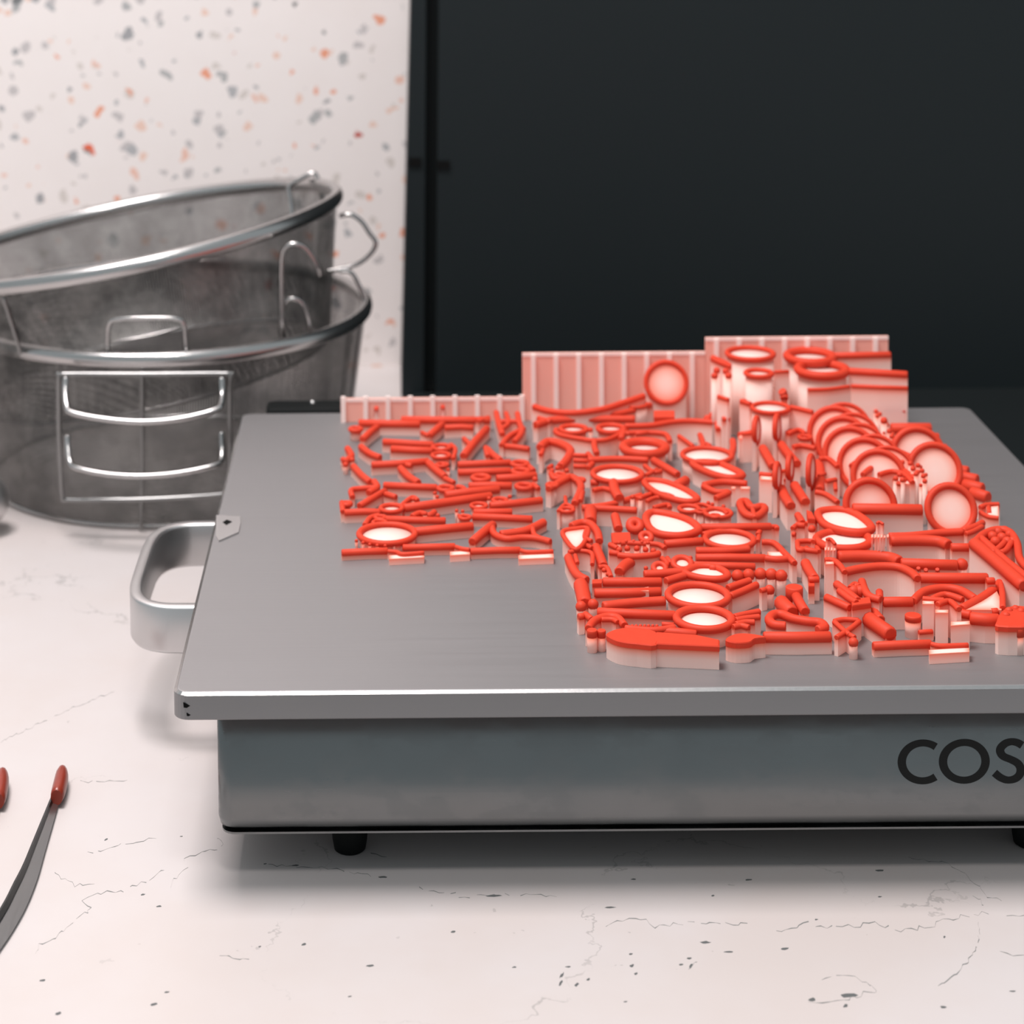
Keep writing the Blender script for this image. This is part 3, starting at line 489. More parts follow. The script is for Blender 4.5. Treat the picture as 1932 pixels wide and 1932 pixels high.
 ('bead_print',"little red wax blossoms beside the hook at the middle block's edge",'wax prints of the middle block',[('ring','ring_band',0.8,2.86,(147.8,204.3,8.2),0,0),('bead','bead',1.2,(144.8,211.1,7.8)),('bead','bead',1.2,(147.4,214.7,7.8)),('bead','bead',1.2,(151.2,210.9,7.8)),('bead','bead',1.2,(151.7,203.7,7.8)),('rod','wax_rod',1.17,2,[(144.0,207.4,7.8),(145.2,200.1,7.8),(150.4,201.8,7.8)])]),
 ('peg_print','red wax peg standing on a pale post by the tall block','wax prints of the middle block',[('rod','wax_rod',1.17,2,[(233.0,251.7,10.8),(239.8,254.5,10.8)]),('tag','support_post',0,11.2,[(232.9,249.1),(238.5,250.3),(238.0,245.3),(232.3,244.5)])]),
 ('bar_print',"long tapering red wax rod with a tiny domed crown at the middle block's edge",'wax prints of the middle block',[('rod','wax_rod',1.27,2,[(153.7,163.8,7.2),(164.3,166.9,7.2),(172.9,172.8,7.2),(180.1,178.8,7.2)]),('rod','wax_rod',1.38,2,[(153.7,164.1,7.1),(163.8,162.6,7.1),(176.1,160.1,7.1)]),('ring','ring_band',0.8,3.52,(147.1,160.0,7.7),0,0),('rod','wax_rod',0.74,2,[(143.3,158.2,7.8),(147.0,166.7,7.8),(150.1,161.4,7.8)]),('rod','wax_rod',0.74,2,[(147.7,176.3,7.8),(147.2,166.7,7.8)])]),
 ('crest_print','ragged red wax crest between the tapering rod and the filigree oval','wax prints of the middle block',[('rod','wax_rod',0.95,2,[(177.4,172.0,8.0),(185.2,178.8,8.0),(190.7,176.9,8.0),(193.1,173.3,8.0)]),('rod','wax_rod',0.95,2,[(182.9,160.6,8.0),(189.1,164.7,8.0),(189.7,160.4,8.0)]),('rod','wax_rod',0.85,2,[(181.0,168.1,8.2),(186.2,173.2,8.2),(193.2,169.5,8.2)])]),
 ('ring_print','large tilted oval red wax ring with a bright pale centre in the middle block','wax prints of the middle block',[('rod','wax_rod',1.48,7,[(177.9,144.6,9.5),(181.7,150.7,9.5),(190.1,146.0,9.5),(195.7,138.4,9.5),(197.0,129.0,9.5),(189.7,122.9,9.5),(181.2,124.7,9.5),(177.8,132.4,9.5)]),('rod','wax_rod',1.48,0,[(198.4,132.2,9.5),(212.4,132.3,9.5),(226.7,132.5,9.5)])]),
 ('ring_print','thin flat red wax ring joined to a long bar, behind the dome crowned bar','wax prints of the middle block',[('ring','ring_band',1.2,10.75,(208.2,121.6,8.3),0,0),('rod','wax_rod',1.59,0,[(182.0,117.9,7.9),(189.7,119.3,7.9),(197.5,120.7,7.9)]),('rod','wax_rod',1.48,2,[(193.2,109.7,8.0),(204.4,109.5,8.0),(214.4,111.5,8.0)]),('rod','wax_rod',1.06,2,[(198.4,127.0,8.4),(202.7,130.1,8.4)])]),
 ('bar_print','long red wax bar under the thin flat ring','wax prints of the middle block',[('rod','wax_rod',1.59,0,[(192.5,105.0,6.9),(205.9,105.0,6.9),(219.5,104.0,6.9)]),('rod','wax_rod',1.38,0,[(189.1,97.1,7.1),(201.3,95.9,7.1),(213.8,94.6,7.1)])]),
 ('pearl_print','red wax band set with a row of pale pearls','wax prints of the middle block',[('bead','bead',1.2,(163.3,109.5,8.8)),('bead','bead',1.2,(166.6,110.9,8.8)),('bead','bead',1.2,(170.3,110.8,8.8)),('bead','bead',1.2,(173.6,109.5,8.8)),('bead','bead',1.2,(176.4,108.0,8.8)),('rod','wax_rod',0.95,2,[(163.3,115.2,9.0),(166.7,116.7,9.0),(172.0,115.8,9.0),(178.9,114.8,9.0),(181.3,110.2,9.0)]),('rod','wax_rod',1.17,2,[(162.1,103.7,8.8),(168.3,102.0,8.8),(175.9,103.4,8.8),(178.3,105.6,8.8)]),('bead','bead',0.8,(163.8,114.9,9.7)),('bead','bead',0.8,(166.7,116.4,9.7)),('bead','bead',0.8,(169.7,116.3,9.7)),('bead','bead',0.8,(172.8,115.5,9.7)),('bead','bead',0.8,(175.1,114.6,9.7)),('rod','wax_rod',0.95,2,[(160.1,115.3,9.0),(162.8,110.6,9.0)]),('rod','wax_rod',1.06,2,[(159.2,106.5,8.9),(162.8,104.9,8.9)])]),
 ('tail_print','curved red wax tail with a blunt round end below the pearl band','wax prints of the middle block',[('rod','wax_rod',1.91,2,[(161.3,91.5,6.6),(164.8,99.4,6.6),(169.6,104.5,6.6),(178.0,107.2,6.6)])]),
 ('signet_print','pair of red wax signet heads with oval stones beside a blunt post','wax prints of the middle block',[('ring','ring_band',1.8,3.85,(172.2,133.6,10),0,40),('ring','ring_band',1.2,3.25,(175.0,120.0,10),0,30),('rod','wax_rod',1.7,2,[(165.9,150.1,8.3),(165.8,142.7,8.3),(165.7,134.6,8.3)]),('slab','wax_plate',2,8.5,[(162.2,130.1),(169.9,130.7),(169.2,119.7),(161.6,119.1)])]),
 ('pendant_print',"faceted red wax pendant head with a thick upright stem at the middle block's outer edge",'wax prints of the middle block',[('rod','wax_rod',2.44,0,[(157.1,161.6,7.1),(156.1,153.2,7.1),(155.5,146.6,7.1)]),('rod','wax_rod',1.48,2,[(147.0,138.8,8.0),(151.3,143.1,8.0),(155.0,141.4,8.0),(156.9,132.4,8.0),(156.7,121.4,8.0)]),('rod','wax_rod',0.9,7,[(143.0,131.1,8.6),(148.3,134.5,8.6),(153.3,134.4,8.6),(150.8,119.9,8.6),(146.5,110.8,8.6),(143.8,120.1,8.6)]),('rod','wax_rod',0.85,2,[(152.5,132.3,8.7),(151.2,124.4,8.7),(153.5,119.7,8.7)])]),
 ('bail_print','red wax bail with curling wires below the faceted pendant','wax prints of the middle block',[('rod','wax_rod',0.85,2,[(143.5,110.4,7.7),(148.5,111.8,7.7),(152.5,108.7,7.7),(151.6,96.8,7.7)]),('rod','wax_rod',0.95,2,[(147.4,112.1,7.5),(150.7,118.2,7.5),(153.1,115.1,7.5)]),('rod','wax_rod',0.8,2,[(145.9,107.2,7.7),(146.0,98.3,7.7)]),('rod','wax_rod',1.7,2,[(155.0,118.6,6.8),(155.5,109.5,6.8),(155.9,97.6,6.8)]),('rod','wax_rod',0.85,2,[(153.7,93.8,7.7),(156.8,93.8,7.7),(157.4,83.7,7.7)]),('bead','bead',1.0,(155.6,91.3,7.5)),('bead','bead',1.0,(156.7,87.0,7.5))]),
 ('bar_print',"bent red wax leg running down the middle block's outer edge",'wax prints of the middle block',[('rod','wax_rod',1.59,2,[(143.4,110.0,5.9),(144.1,98.8,5.9),(145.5,90.1,5.9),(148.4,85.0,5.9)]),('rod','wax_rod',0.95,2,[(143.4,109.0,6.5),(145.0,115.0,6.5)])]),
 ('boot_print',"stubby red wax cylinder ending in two knobs at the middle block's outer edge",'wax prints of the middle block',[('rod','wax_rod',2.54,2,[(145.8,83.4,5.0),(145.9,74.4,5.0),(145.7,63.5,5.0)]),('bead','bead',2.1,(148.6,62.3,5.4)),('bead','bead',2.1,(144.0,60.4,5.4)),('rod','wax_rod',1.17,2,[(141.8,48.2,6.3),(143.9,48.8,6.3)]),('rod','wax_rod',1.17,2,[(144.5,50.8,6.3),(146.5,45.6,6.3)])]),
 ('bar_print','red wax bar with a square pale end cap, above the long ovals','wax prints of the middle block',[('rod','wax_rod',1.7,0,[(153.9,80.7,6.8),(164.8,80.4,6.8),(176.2,80.2,6.8)]),('slab','wax_plate',1.6,8,[(150.0,80.8),(153.8,81.1),(153.3,76.9),(149.6,76.6)])]),
 ('ring_print','pointed red wax marquise ring with a pale centre above the long ovals','wax prints of the middle block',[('rod','wax_rod',1.27,7,[(185.7,85.8,8.2),(190.7,92.1,8.2),(197.0,92.0,8.2),(200.9,86.8,8.2),(201.1,81.8,8.2),(197.1,79.1,8.2),(190.6,80.7,8.2)]),('rod','wax_rod',1.59,2,[(170.0,85.3,7.9),(176.9,86.1,7.9),(186.0,88.0,7.9)]),('rod','wax_rod',1.27,2,[(195.8,91.3,8.2),(198.3,90.5,8.2)]),('rod','wax_rod',1.38,2,[(177.3,77.7,8.1),(181.3,80.5,8.1),(185.3,83.2,8.1)])]),
 ('dome_print','two little red wax domes with a clasp between them','wax prints of the middle block',[('ring','ring_band',1.1,3.45,(176.6,90.3,8.5),0,25),('ring','ring_band',1.2,4.63,(185.9,95.1,8.5),0,20),('rod','wax_rod',0.95,2,[(179.1,103.8,7.5),(180.5,97.9,7.5),(178.9,93.5,7.5)]),('rod','wax_rod',0.95,2,[(181.2,103.8,7.5),(182.0,97.8,7.5)]),('bead','bead',0.9,(190.2,103.4,7.6)),('bead','bead',0.9,(171.7,92.8,7.6))]),
 ('bar_print','red wax bar with a pale slotted end, first above the big tilted oval','wax prints of the middle block',[('rod','wax_rod',1.7,0,[(149.9,70.7,6.3),(161.6,70.7,6.3),(174.8,71.8,6.3)]),('tag','tag',0,7.6,[(165.3,71.8),(170.4,73.7),(170.0,69.3),(166.7,69.9)])]),
 ('ring_print','wide flat red wax ring with split branching ends, farther of two near the front','wax prints of the middle block',[('ring','ring_band',1.4,12.42,(187.7,65.7,7.1),0,0),('rod','wax_rod',1.7,2,[(151.6,56.6,6.8),(163.4,59.7,6.8),(175.0,61.4,6.8)]),('rod','wax_rod',1.27,2,[(199.7,72.6,7.2),(204.9,76.7,7.2),(209.4,80.1,7.2)]),('rod','wax_rod',1.27,2,[(199.4,64.5,7.2),(205.3,69.8,7.2),(211.2,75.8,7.2)])]),
 ('ring_print','wide flat red wax ring with finger prongs, nearer of two by the front','wax prints of the middle block',[('ring','ring_band',1.5,11.33,(186.7,43.6,7.0),0,0),('rod','wax_rod',1.7,0,[(149.0,51.0,6.8),(162.2,49.2,6.8),(176.9,47.3,6.8)]),('rod','wax_rod',1.06,2,[(197.6,44.2,7.4),(202.0,46.7,7.4),(207.6,49.1,7.4)]),('rod','wax_rod',1.06,2,[(197.6,41.0,7.4),(201.8,42.8,7.4),(206.7,44.0,7.4)]),('rod','wax_rod',1.06,2,[(197.0,37.2,7.4),(200.7,39.0,7.4),(204.1,38.9,7.4)]),('rod','wax_rod',1.06,2,[(195.6,34.7,7.4),(198.7,35.9,7.4),(201.3,34.0,7.4)])]),
 ('comb_print','small red wax comb with pale teeth behind the leaf shaped bar','wax prints of the middle block',[('bead','bead',0.65,(160.3,38.2,6.8)),('bead','bead',0.65,(161.7,38.2,6.8)),('bead','bead',0.65,(163.2,38.2,6.8)),('bead','bead',0.65,(164.7,38.1,6.8)),('bead','bead',0.65,(166.1,38.1,6.8)),('bead','bead',0.65,(167.6,38.1,6.8)),('bead','bead',0.65,(169.0,38.0,6.8)),('rod','wax_rod',1.27,2,[(157.5,37.3,6.2),(167.5,35.3,6.2),(175.6,37.6,6.2)]),('rod','wax_rod',0.85,2,[(171.0,39.8,6.7),(175.3,39.0,6.7)])]),
 ('bar_print','plain red wax bar with a cut end between the comb and the leaf shaped bar','wax prints of the middle block',[('rod','wax_rod',1.59,0,[(169.1,36.6,5.4),(176.2,35.2,5.4),(182.6,33.2,5.4)])]),
 ('leaf_bar_print','leaf shaped red wax bar on a high pale wall, foremost print of the middle block','wax prints of the middle block',[('slab','wax_plate',2.0,8.5,[(149.8,26.9),(151.8,29.9),(154.9,31.9),(160.4,33.1),(167.7,28.9),(166.3,17.6),(159.7,18.5),(155.1,20.0),(152.0,22.5)]),('slab','wax_plate',2.0,8.5,[(167.4,28.6),(181.4,25.6),(188.8,21.1),(187.9,15.5),(166.1,18.4)])]),
 ('shell_print',"rounded red wax shell with two pale posts at the middle block's front corner",'wax prints of the middle block',[('rod','wax_rod',1.38,2,[(144.5,36.6,6.6),(147.3,43.5,6.6),(152.1,47.3,6.6),(155.9,45.9,6.6),(157.6,38.9,6.6)]),('rod','wax_rod',0.95,2,[(149.8,43.7,7.0),(153.7,43.6,7.0),(155.4,41.0,7.0)]),('cyl','wax_disc',2.5,8,(145.4,32.3),1.84),('cyl','wax_disc',2.5,7.5,(148.8,33.1),1.55)]),
 ('spoon_print','spoon shaped red wax bar on a bulging pale wall at the front','wax prints of the middle block',[('slab','wax_plate',2.2,7.5,[(191.2,23.6),(193.5,27.2),(197.2,29.2),(202.3,28.2),(205.7,25.7),(201.7,24.6),(199.3,21.6),(194.4,21.1)]),('rod','wax_rod',1.91,0,[(205.5,29.8,5.6),(216.5,29.3,5.6),(229.3,29.6,5.6)])]),
 ('cloud_print','row of five fused red wax balls on pale columns','wax prints of the middle block',[('bead','bead',2.4,(205.3,83.9,7.6)),('bead','bead',2.4,(209.6,84.7,7.6)),('bead','bead',2.4,(214.2,85.6,7.6)),('bead','bead',2.4,(218.2,85.0,7.6)),('bead','bead',2.4,(221.7,83.5,7.6))]),
 ('ball_print','single red wax ball on a pale column in front of the fused balls','wax prints of the middle block',[('bead','bead',2.0,(215.2,72.1,6.5)),('rod','wax_rod',0.95,2,[(211.3,68.8,7.5),(213.5,70.1,7.5)])]),
 ('scroll_print','curled red wax hairpin loop behind the spoon shaped bar','wax prints of the middle block',[('rod','wax_rod',1.59,2,[(215.7,41.4,4.9),(211.6,42.8,4.9),(210.8,47.8,4.9),(213.3,52.2,4.9),(216.3,52.2,4.9),(219.4,48.3,4.9),(224.3,45.6,4.9),(228.4,44.3,4.9),(229.2,39.9,4.9),(226.1,37.5,4.9)])]),
 ('bar_print','stubby red wax rod leaning beside a round capped stem','wax prints of the middle block',[('rod','wax_rod',2.54,0,[(217.9,64.4,5.0),(218.8,59.1,5.0),(220.1,53.2,5.0)])]),
 ('pin_print','red wax pin with a broad round cap and slanting stem','wax prints of the middle block',[('cyl','wax_disc',5,9.5,(223.6,67.7),3.2),('rod','wax_rod',1.7,0,[(223.8,66.0,6.8),(223.9,57.5,6.8),(224.2,49.9,6.8)])]),
 ('bracket_print',"red wax bracket with curving arms at the middle block's side by the tall block",'wax prints of the middle block',[('rod','wax_rod',0.95,2,[(220.4,127.6,8.0),(223.9,135.1,8.0),(229.1,136.6,8.0),(229.2,133.7,8.0)]),('rod','wax_rod',1.17,2,[(220.6,119.5,7.8),(225.2,117.9,7.8),(227.4,106.4,7.8),(229.1,95.9,7.8)]),('rod','wax_rod',1.27,2,[(218.9,102.1,7.7),(223.1,100.5,7.7),(227.8,101.4,7.7)]),('rod','wax_rod',0.85,2,[(220.6,125.7,8.2),(219.0,119.5,8.2)]),('tag','support_post',0,7.5,[(221.1,109.7),(227.4,109.6),(227.1,105.1),(220.7,104.5)])]),
 ('filigree_print','oval red wax filigree brooch filled with tiny curls','wax prints of the middle block',[('ring','ring_band',0.9,6.3,(208.3,152.0,8.6),0,0),('ring','ring_band',0.9,4.98,(197.2,157.4,8.6),0,0),('ring','ring_band',0.7,2.54,(201.5,153.6,8.8),0,0),('ring','ring_band',0.7,2.52,(206.5,147.7,8.8),0,0),('rod','wax_rod',0.74,2,[(199.4,160.6,8.8),(203.6,162.2,8.8),(206.8,157.0,8.8)]),('rod','wax_rod',0.74,2,[(205.4,158.8,8.8),(210.5,155.2,8.8),(211.9,150.1,8.8)]),('bead','bead',0.9,(206.2,164.4,8.6)),('bead','bead',0.9,(207.6,162.6,8.6)),('bead','bead',0.9,(211.8,159.9,8.6)),('bead','bead',0.9,(198.9,153.5,8.6)),('bead','bead',0.9,(203.6,150.8,8.6))]),
 ('heart_print','heart shaped red wax pendant on a pale post by the tall block','wax prints of the middle block',[('rod','wax_rod',1.48,3,[(219.4,164.9,8.0),(222.4,167.7,8.0),(223.6,159.6,8.0),(227.9,161.2,8.0),(228.3,156.9,8.0),(223.5,148.7,8.0),(219.6,152.1,8.0)]),('rod','wax_rod',0.85,2,[(223.3,157.8,8.7),(222.3,145.2,8.7)])]),
 ('loop_print','tiny red wax loop and bead pair before the looped stack of the low block','wax prints of the low block',[('ring','ring_band',0.9,3.84,(120.4,181.5,4.7),0,0),('bead','bead',1.0,(115.9,184.3,4.6)),('bead','bead',1.0,(124.8,186.4,4.6))]),
 ('curl_print','small red wax curl between the bow loop and the diagonal bar','wax prints of the low block',[('rod','wax_rod',1.2,2,[(82.9,162.8,4.4),(86.4,167.2,4.4),(89.9,164.1,4.4),(92.5,168.6,4.4)]),('bead','bead',1.0,(93.7,163.4,4.6))]),
 ('loop_print','small red wax loop beside the square cornered link of the low block','wax prints of the low block',[('ring','ring_band',0.9,3.0,(69.8,161.1,4.7),0,0),('rod','wax_rod',1.2,2,[(71.7,192.3,4.4),(76.4,187.5,4.4)])]),
 ('bar_print','short red wax bar lying under the longest pinned bar','wax prints of the low block',[('rod','wax_rod',1.44,0,[(99.5,286.1,4.8),(107.5,287.2,4.8),(113.2,285.6,4.8)])]),
 ('nub_print',"pair of red wax nubs at the low block's side by the middle block",'wax prints of the low block',[('bead','bead',1.3,(136.6,216.4,4.5)),('bead','bead',1.3,(137.2,209.7,4.5)),('rod','wax_rod',1.2,2,[(134.8,229.8,4.6),(137.4,221.1,4.6)])]),
 ('bead_print','small red wax beads in the gap beside the almond eyed link','wax prints of the middle block',[('bead','bead',1.3,(166.9,267.9,8.7)),('bead','bead',1.3,(183.6,261.2,8.7)),('bead','bead',1.3,(151.0,268.3,8.7)),('rod','wax_rod',1.06,2,[(186.8,260.3,8.9),(193.1,262.2,8.9)])]),
 ('curl_print','thin red wax curls crowding between the two flat rings of the middle block','wax prints of the middle block',[('rod','wax_rod',0.95,2,[(185.6,214.1,8.8),(188.5,204.8,8.8),(192.1,206.5,8.8)]),('rod','wax_rod',1.06,2,[(159.9,181.2,8.7),(164.6,183.6,8.7),(168.1,180.1,8.7)]),('bead','bead',1.1,(178.7,170.6,8.7)),('bead','bead',1.1,(175.6,172.4,8.7))]),
 ('knob_print','red wax knobs at the back of the tall block under the pale columns','wax prints of the tall block',[('bead','bead',1.7,(237.1,260.3,23.3)),('bead','bead',1.7,(294.2,229.4,23.3)),('rod','wax_rod',1.17,2,[(235.6,260.6,23.8),(239.2,255.1,23.8)])]),
 ('ring_print',"topmost flat red wax ring in the tall block's back corner",'wax prints of the tall block',[('ring','ring_band',1.2,12.21,(245.4,293.2,37.3),0,0)]),
 ('ring_print','flat red wax ring with a long sprue bar against the tallest ribbed wall','wax prints of the tall block',[('ring','ring_band',2.0,12.94,(275.4,301.2,33.5),0,0),('rod','wax_rod',1.59,0,[(286.6,300.3,33.9),(299.9,300.8,33.9),(313.9,301.3,33.9)])]),
 ('ring_print','flat red wax ring with a long sprue bar on a drum of pale support','wax prints of the tall block',[('ring','ring_band',2.1,13.34,(277.5,283.4,31.9),0,0),('rod','wax_rod',1.7,0,[(289.2,278.6,32.3),(302.3,275.2,32.3),(314.9,271.5,32.3)]),('rod','wax_rod',0.95,0,[(288.8,272.5,27.0),(301.1,269.9,27.0),(314.1,268.1,27.0)])]),
 ('bar_print','thin dark red wax bar low on the pale drum side','wax prints of the tall block',[('rod','wax_rod',0.85,2,[(266.3,261.1,28.7),(275.5,261.5,28.7),(286.8,265.9,28.7)])]),
 ('knot_print',"lumpy red wax knot high in the tall block's back corner",'wax prints of the tall block',[('rod','wax_rod',1.59,2,[(229.1,303.8,32.4),(231.8,296.5,32.4),(236.1,288.1,32.4)]),('rod','wax_rod',1.91,2,[(245.9,305.6,32.1),(242.0,293.8,32.1),(237.8,286.9,32.1)]),('bead','bead',1.7,(231.8,280.5,32.3)),('bead','bead',1.7,(227.7,281.8,32.3)),('bead','bead',1.7,(231.8,272.5,32.3)),('bead','bead',1.7,(225.3,272.7,32.3)),('rod','wax_rod',0.95,2,[(236.5,290.4,33.0),(241.3,285.5,33.0)]),('ring','ring_band',1.1,7.26,(246.2,274.4,32.9),0,0)]),
 ('nub_print','three small red wax nubs set in the tall pale columns','wax prints of the tall block',[('rod','wax_rod',0.95,2,[(225.6,264.2,25.0),(229.5,258.3,25.0)]),('rod','wax_rod',1.17,2,[(226.6,259.2,15.8),(230.3,259.5,15.8)]),('rod','wax_rod',0.95,2,[(249.4,275.1,27.0),(249.0,272.3,25.0)])]),
 ('ring_print','flat red wax ring with a peg stem in front of the pale drum','wax prints of the tall block',[('ring','ring_band',1.0,9.32,(247.7,252.1,23.0),0,0),('rod','wax_rod',1.06,2,[(257.0,253.4,22.9),(261.6,249.1,22.9),(265.5,244.8,22.9)]),('rod','wax_rod',1.8,2,[(255.3,265.5,27.2),(256.3,266.0,25.2),(256.3,264.3,23.2)]),('rod','wax_rod',0.74,2,[(254.3,278.7,32.3),(261.3,279.7,32.3)])]),
 ('bar_print','thin red wax bar with a beaded end low beside the pale drum','wax prints of the tall block',[('rod','wax_rod',0.85,2,[(303.5,269.7,16.2),(308.4,269.5,16.2),(313.2,268.1,16.2)]),('bead','bead',1.1,(299.7,268.9,15.9)),('bead','bead',1.1,(300.5,264.7,15.9)),('bead','bead',1.1,(298.6,261.6,15.9))]),
 ('peg_print',"red wax cap on a pale post, nearer of two at the tall block's side",'wax prints of the tall block',[('rod','wax_rod',1.06,2,[(231.0,185.1,13.9),(236.0,183.2,13.9)]),('tag','support_post',0,14.2,[(230.8,182.0),(235.6,180.7),(234.9,176.3),(230.1,177.3)])]),
 ('ring_print','first upright red wax ring, counted from the back, in the overlapping row','wax prints of the tall block',[('ring','ring_band',1.3,12.57,(274.2,238.1,15.2),-14,66),('ring','ring_band',0.9,12.3,(280.2,246.2,14.5),-14,66),('bead','bead',1.1,(288.6,234.0,19.9)),('bead','bead',1.1,(288.3,226.0,19.9)),('bead','bead',1.1,(289.3,242.1,19.9))]),
 ('ring_print','second upright red wax ring, counted from the back, in the overlapping row','wax prints of the tall block',[('ring','ring_band',1.3,12.38,(275.1,223.9,14.9),-14,66),('ring','ring_band',0.9,12.1,(280.8,230.9,14.5),-14,66),('bead','bead',1.1,(289.1,218.8,19.9)),('bead','bead',1.1,(288.8,211.0,19.9)),('bead','bead',1.1,(289.7,226.6,19.9))]),
 ('ring_print','third upright red wax ring, counted from the back, in the overlapping row','wax prints of the tall block',[('ring','ring_band',1.3,12.2,(275.1,210.0,14.6),-14,66),('ring','ring_band',0.9,11.91,(280.5,215.9,14.5),-14,66),('bead','bead',1.1,(288.5,203.8,19.9)),('bead','bead',1.1,(288.2,196.4,19.9)),('bead','bead',1.1,(289.2,211.4,19.9))]),
 ('ring_print','fourth upright red wax ring, counted from the back, in the overlapping row','wax prints of the tall block',[('ring','ring_band',1.3,12.01,(278.1,195.2,14.3),-14,66),('ring','ring_band',0.9,11.71,(283.2,199.9,14.5),-14,66),('bead','bead',1.1,(291.1,188.0,19.9)),('bead','bead',1.1,(290.7,180.8,19.9)),('bead','bead',1.1,(291.7,195.3,19.9))]),
 ('ring_print','fifth upright red wax ring, counted from the back, in the overlapping row','wax prints of the tall block',[('ring','ring_band',1.3,11.81,(280.5,180.1,14.0),-14,66),('ring','ring_band',0.9,11.5,(285.4,183.7,14.5),-14,66),('bead','bead',1.1,(293.0,171.9,19.9)),('bead','bead',1.1,(292.6,164.9,19.9)),('bead','bead',1.1,(293.6,178.9,19.9))]),
 ('ring_print','upright red wax ring just behind the foremost full circle, half hidden by a long bar','wax prints of the tall block',[('ring','ring_band',1.4,11.18,(267.8,139.5,15.5),0,72)]),
 ('ring_print','foremost upright red wax ring with a full bright disc and thick sprue bar','wax prints of the tall block',[('ring','ring_band',1.45,10.72,(298.9,133.8,15.5),0,66),('rod','wax_rod',2.23,0,[(260.1,137.0,14.8),(274.0,136.3,14.8),(287.8,135.1,14.8)])]),
 ('ring_print',"second upright red wax ring behind the full bright disc, at the tall block's outer side",'wax prints of the tall block',[('ring','ring_band',1.4,12.02,(305.1,183.5,15.5),0,66),('bead','bead',1.1,(296.5,186.1,17.9)),('bead','bead',1.1,(297.8,182.5,17.9)),('bead','bead',1.1,(297.7,175.4,17.9)),('bead','bead',1.1,(296.5,168.4,17.9)),('bead','bead',1.1,(295.4,173.7,17.9)),('bead','bead',1.1,(295.4,161.6,17.9)),('bead','bead',0.8,(295.8,181.1,17.2)),('bead','bead',0.8,(299.0,182.8,17.2)),('bead','bead',0.8,(298.6,172.3,17.2)),('bead','bead',0.8,(293.0,158.7,17.2))]),
 ('ring_print',"third upright red wax ring behind the full bright disc, at the tall block's outer side",'wax prints of the tall block',[('ring','ring_band',1.4,12.29,(303.1,203.8,16),0,66),('bead','bead',1.2,(297.5,238.4,18.8)),('bead','bead',1.2,(296.3,228.5,18.8)),('bead','bead',1.2,(295.6,220.6,18.8)),('bead','bead',1.2,(295.4,214.8,18.8)),('bead','bead',1.2,(295.8,209.1,18.8)),('bead','bead',0.8,(294.0,228.5,18.2)),('bead','bead',0.8,(292.9,218.8,18.2)),('bead','bead',0.8,(297.6,226.5,18.2))]),
 ('crown_print','red wax crown of small claws over a pale column among the upright rings','wax prints of the tall block',[('bead','bead',1.2,(291.3,190.2,17.8)),('bead','bead',1.2,(293.5,190.1,17.8)),('bead','bead',1.2,(284.3,165.6,17.8)),('bead','bead',1.2,(286.7,163.8,17.8)),('bead','bead',1.2,(287.2,170.7,17.8)),('rod','wax_rod',0.95,2,[(284.7,169.3,16.0),(285.6,164.1,16.0),(289.0,169.2,16.0)]),('rod','wax_rod',0.85,2,[(291.1,191.7,16.2),(294.0,189.9,16.2)]),('tag','support_post',0,16,[(289.1,169.3),(292.4,169.2),(291.1,164.1),(287.8,164.2)])]),
 ('ring_print','curved red wax ring shoulder lying over the overlapping row','wax prints of the tall block',[('rod','wax_rod',1.17,2,[(270.1,185.7,16.8),(277.5,196.3,16.8),(286.0,206.3,16.8),(293.6,207.0,16.8),(298.4,198.5,16.8)]),('rod','wax_rod',1.17,2,[(272.5,174.1,16.8),(279.3,184.5,16.8),(285.7,187.9,16.8),(290.0,182.4,16.8),(293.2,168.4,16.8)]),('rod','wax_rod',1.06,2,[(279.1,173.6,16.9),(285.6,177.8,16.9),(290.0,173.3,16.9),(290.8,163.0,16.9)])]),
 ('bar_print','first red wax sprue end, counted from the back, fanning out past the tall block','wax prints of the tall block',[('rod','wax_rod',2.44,0,[(304.2,259.2,10.6),(313.5,259.2,10.6),(322.8,259.1,10.6)])]),
 ('bar_print','second red wax sprue end, counted from the back, fanning out past the tall block','wax prints of the tall block',[('rod','wax_rod',2.44,0,[(304.1,246.1,10.3),(313.4,245.4,10.3),(322.8,244.7,10.3)])]),
 ('bar_print','third red wax sprue end, counted from the back, fanning out past the tall block','wax prints of the tall block',[('rod','wax_rod',2.44,0,[(313.3,230.5,10.0),(317.8,229.7,10.0),(322.4,228.9,10.0)])]),
 ('bar_print','fourth red wax sprue end, counted from the back, fanning out past the tall block','wax prints of the tall block',[('rod','wax_rod',2.44,0,[(315.7,219.4,9.7),(319.6,218.6,9.7),(323.4,217.8,9.7)])]),
 ('bar_print','fourth red wax sprue end, counted from the front, fanning out beyond the full bright disc','wax prints of the tall block',[('rod','wax_rod',2.44,0,[(317.5,202.3,9.6),(320.5,200.3,9.6),(323.5,198.4,9.6)])]),
 ('bar_print','third red wax sprue end, counted from the front, fanning out beyond the full bright disc','wax prints of the tall block',[('rod','wax_rod',2.44,0,[(317.8,192.5,9.6),(321.2,190.0,9.6),(324.5,187.4,9.6)])]),
 ('bar_print','second red wax sprue end, counted from the front, fanning out beyond the full bright disc','wax prints of the tall block',[('rod','wax_rod',2.44,0,[(316.8,182.3,9.6),(320.2,179.1,9.6),(323.6,175.9,9.6)])]),
 ('bar_print','first red wax sprue end, counted from the front, fanning out beyond the full bright disc','wax prints of the tall block',[('rod','wax_rod',2.44,0,[(317.4,171.7,9.6),(320.1,168.2,9.6),(322.7,164.7,9.6)])]),
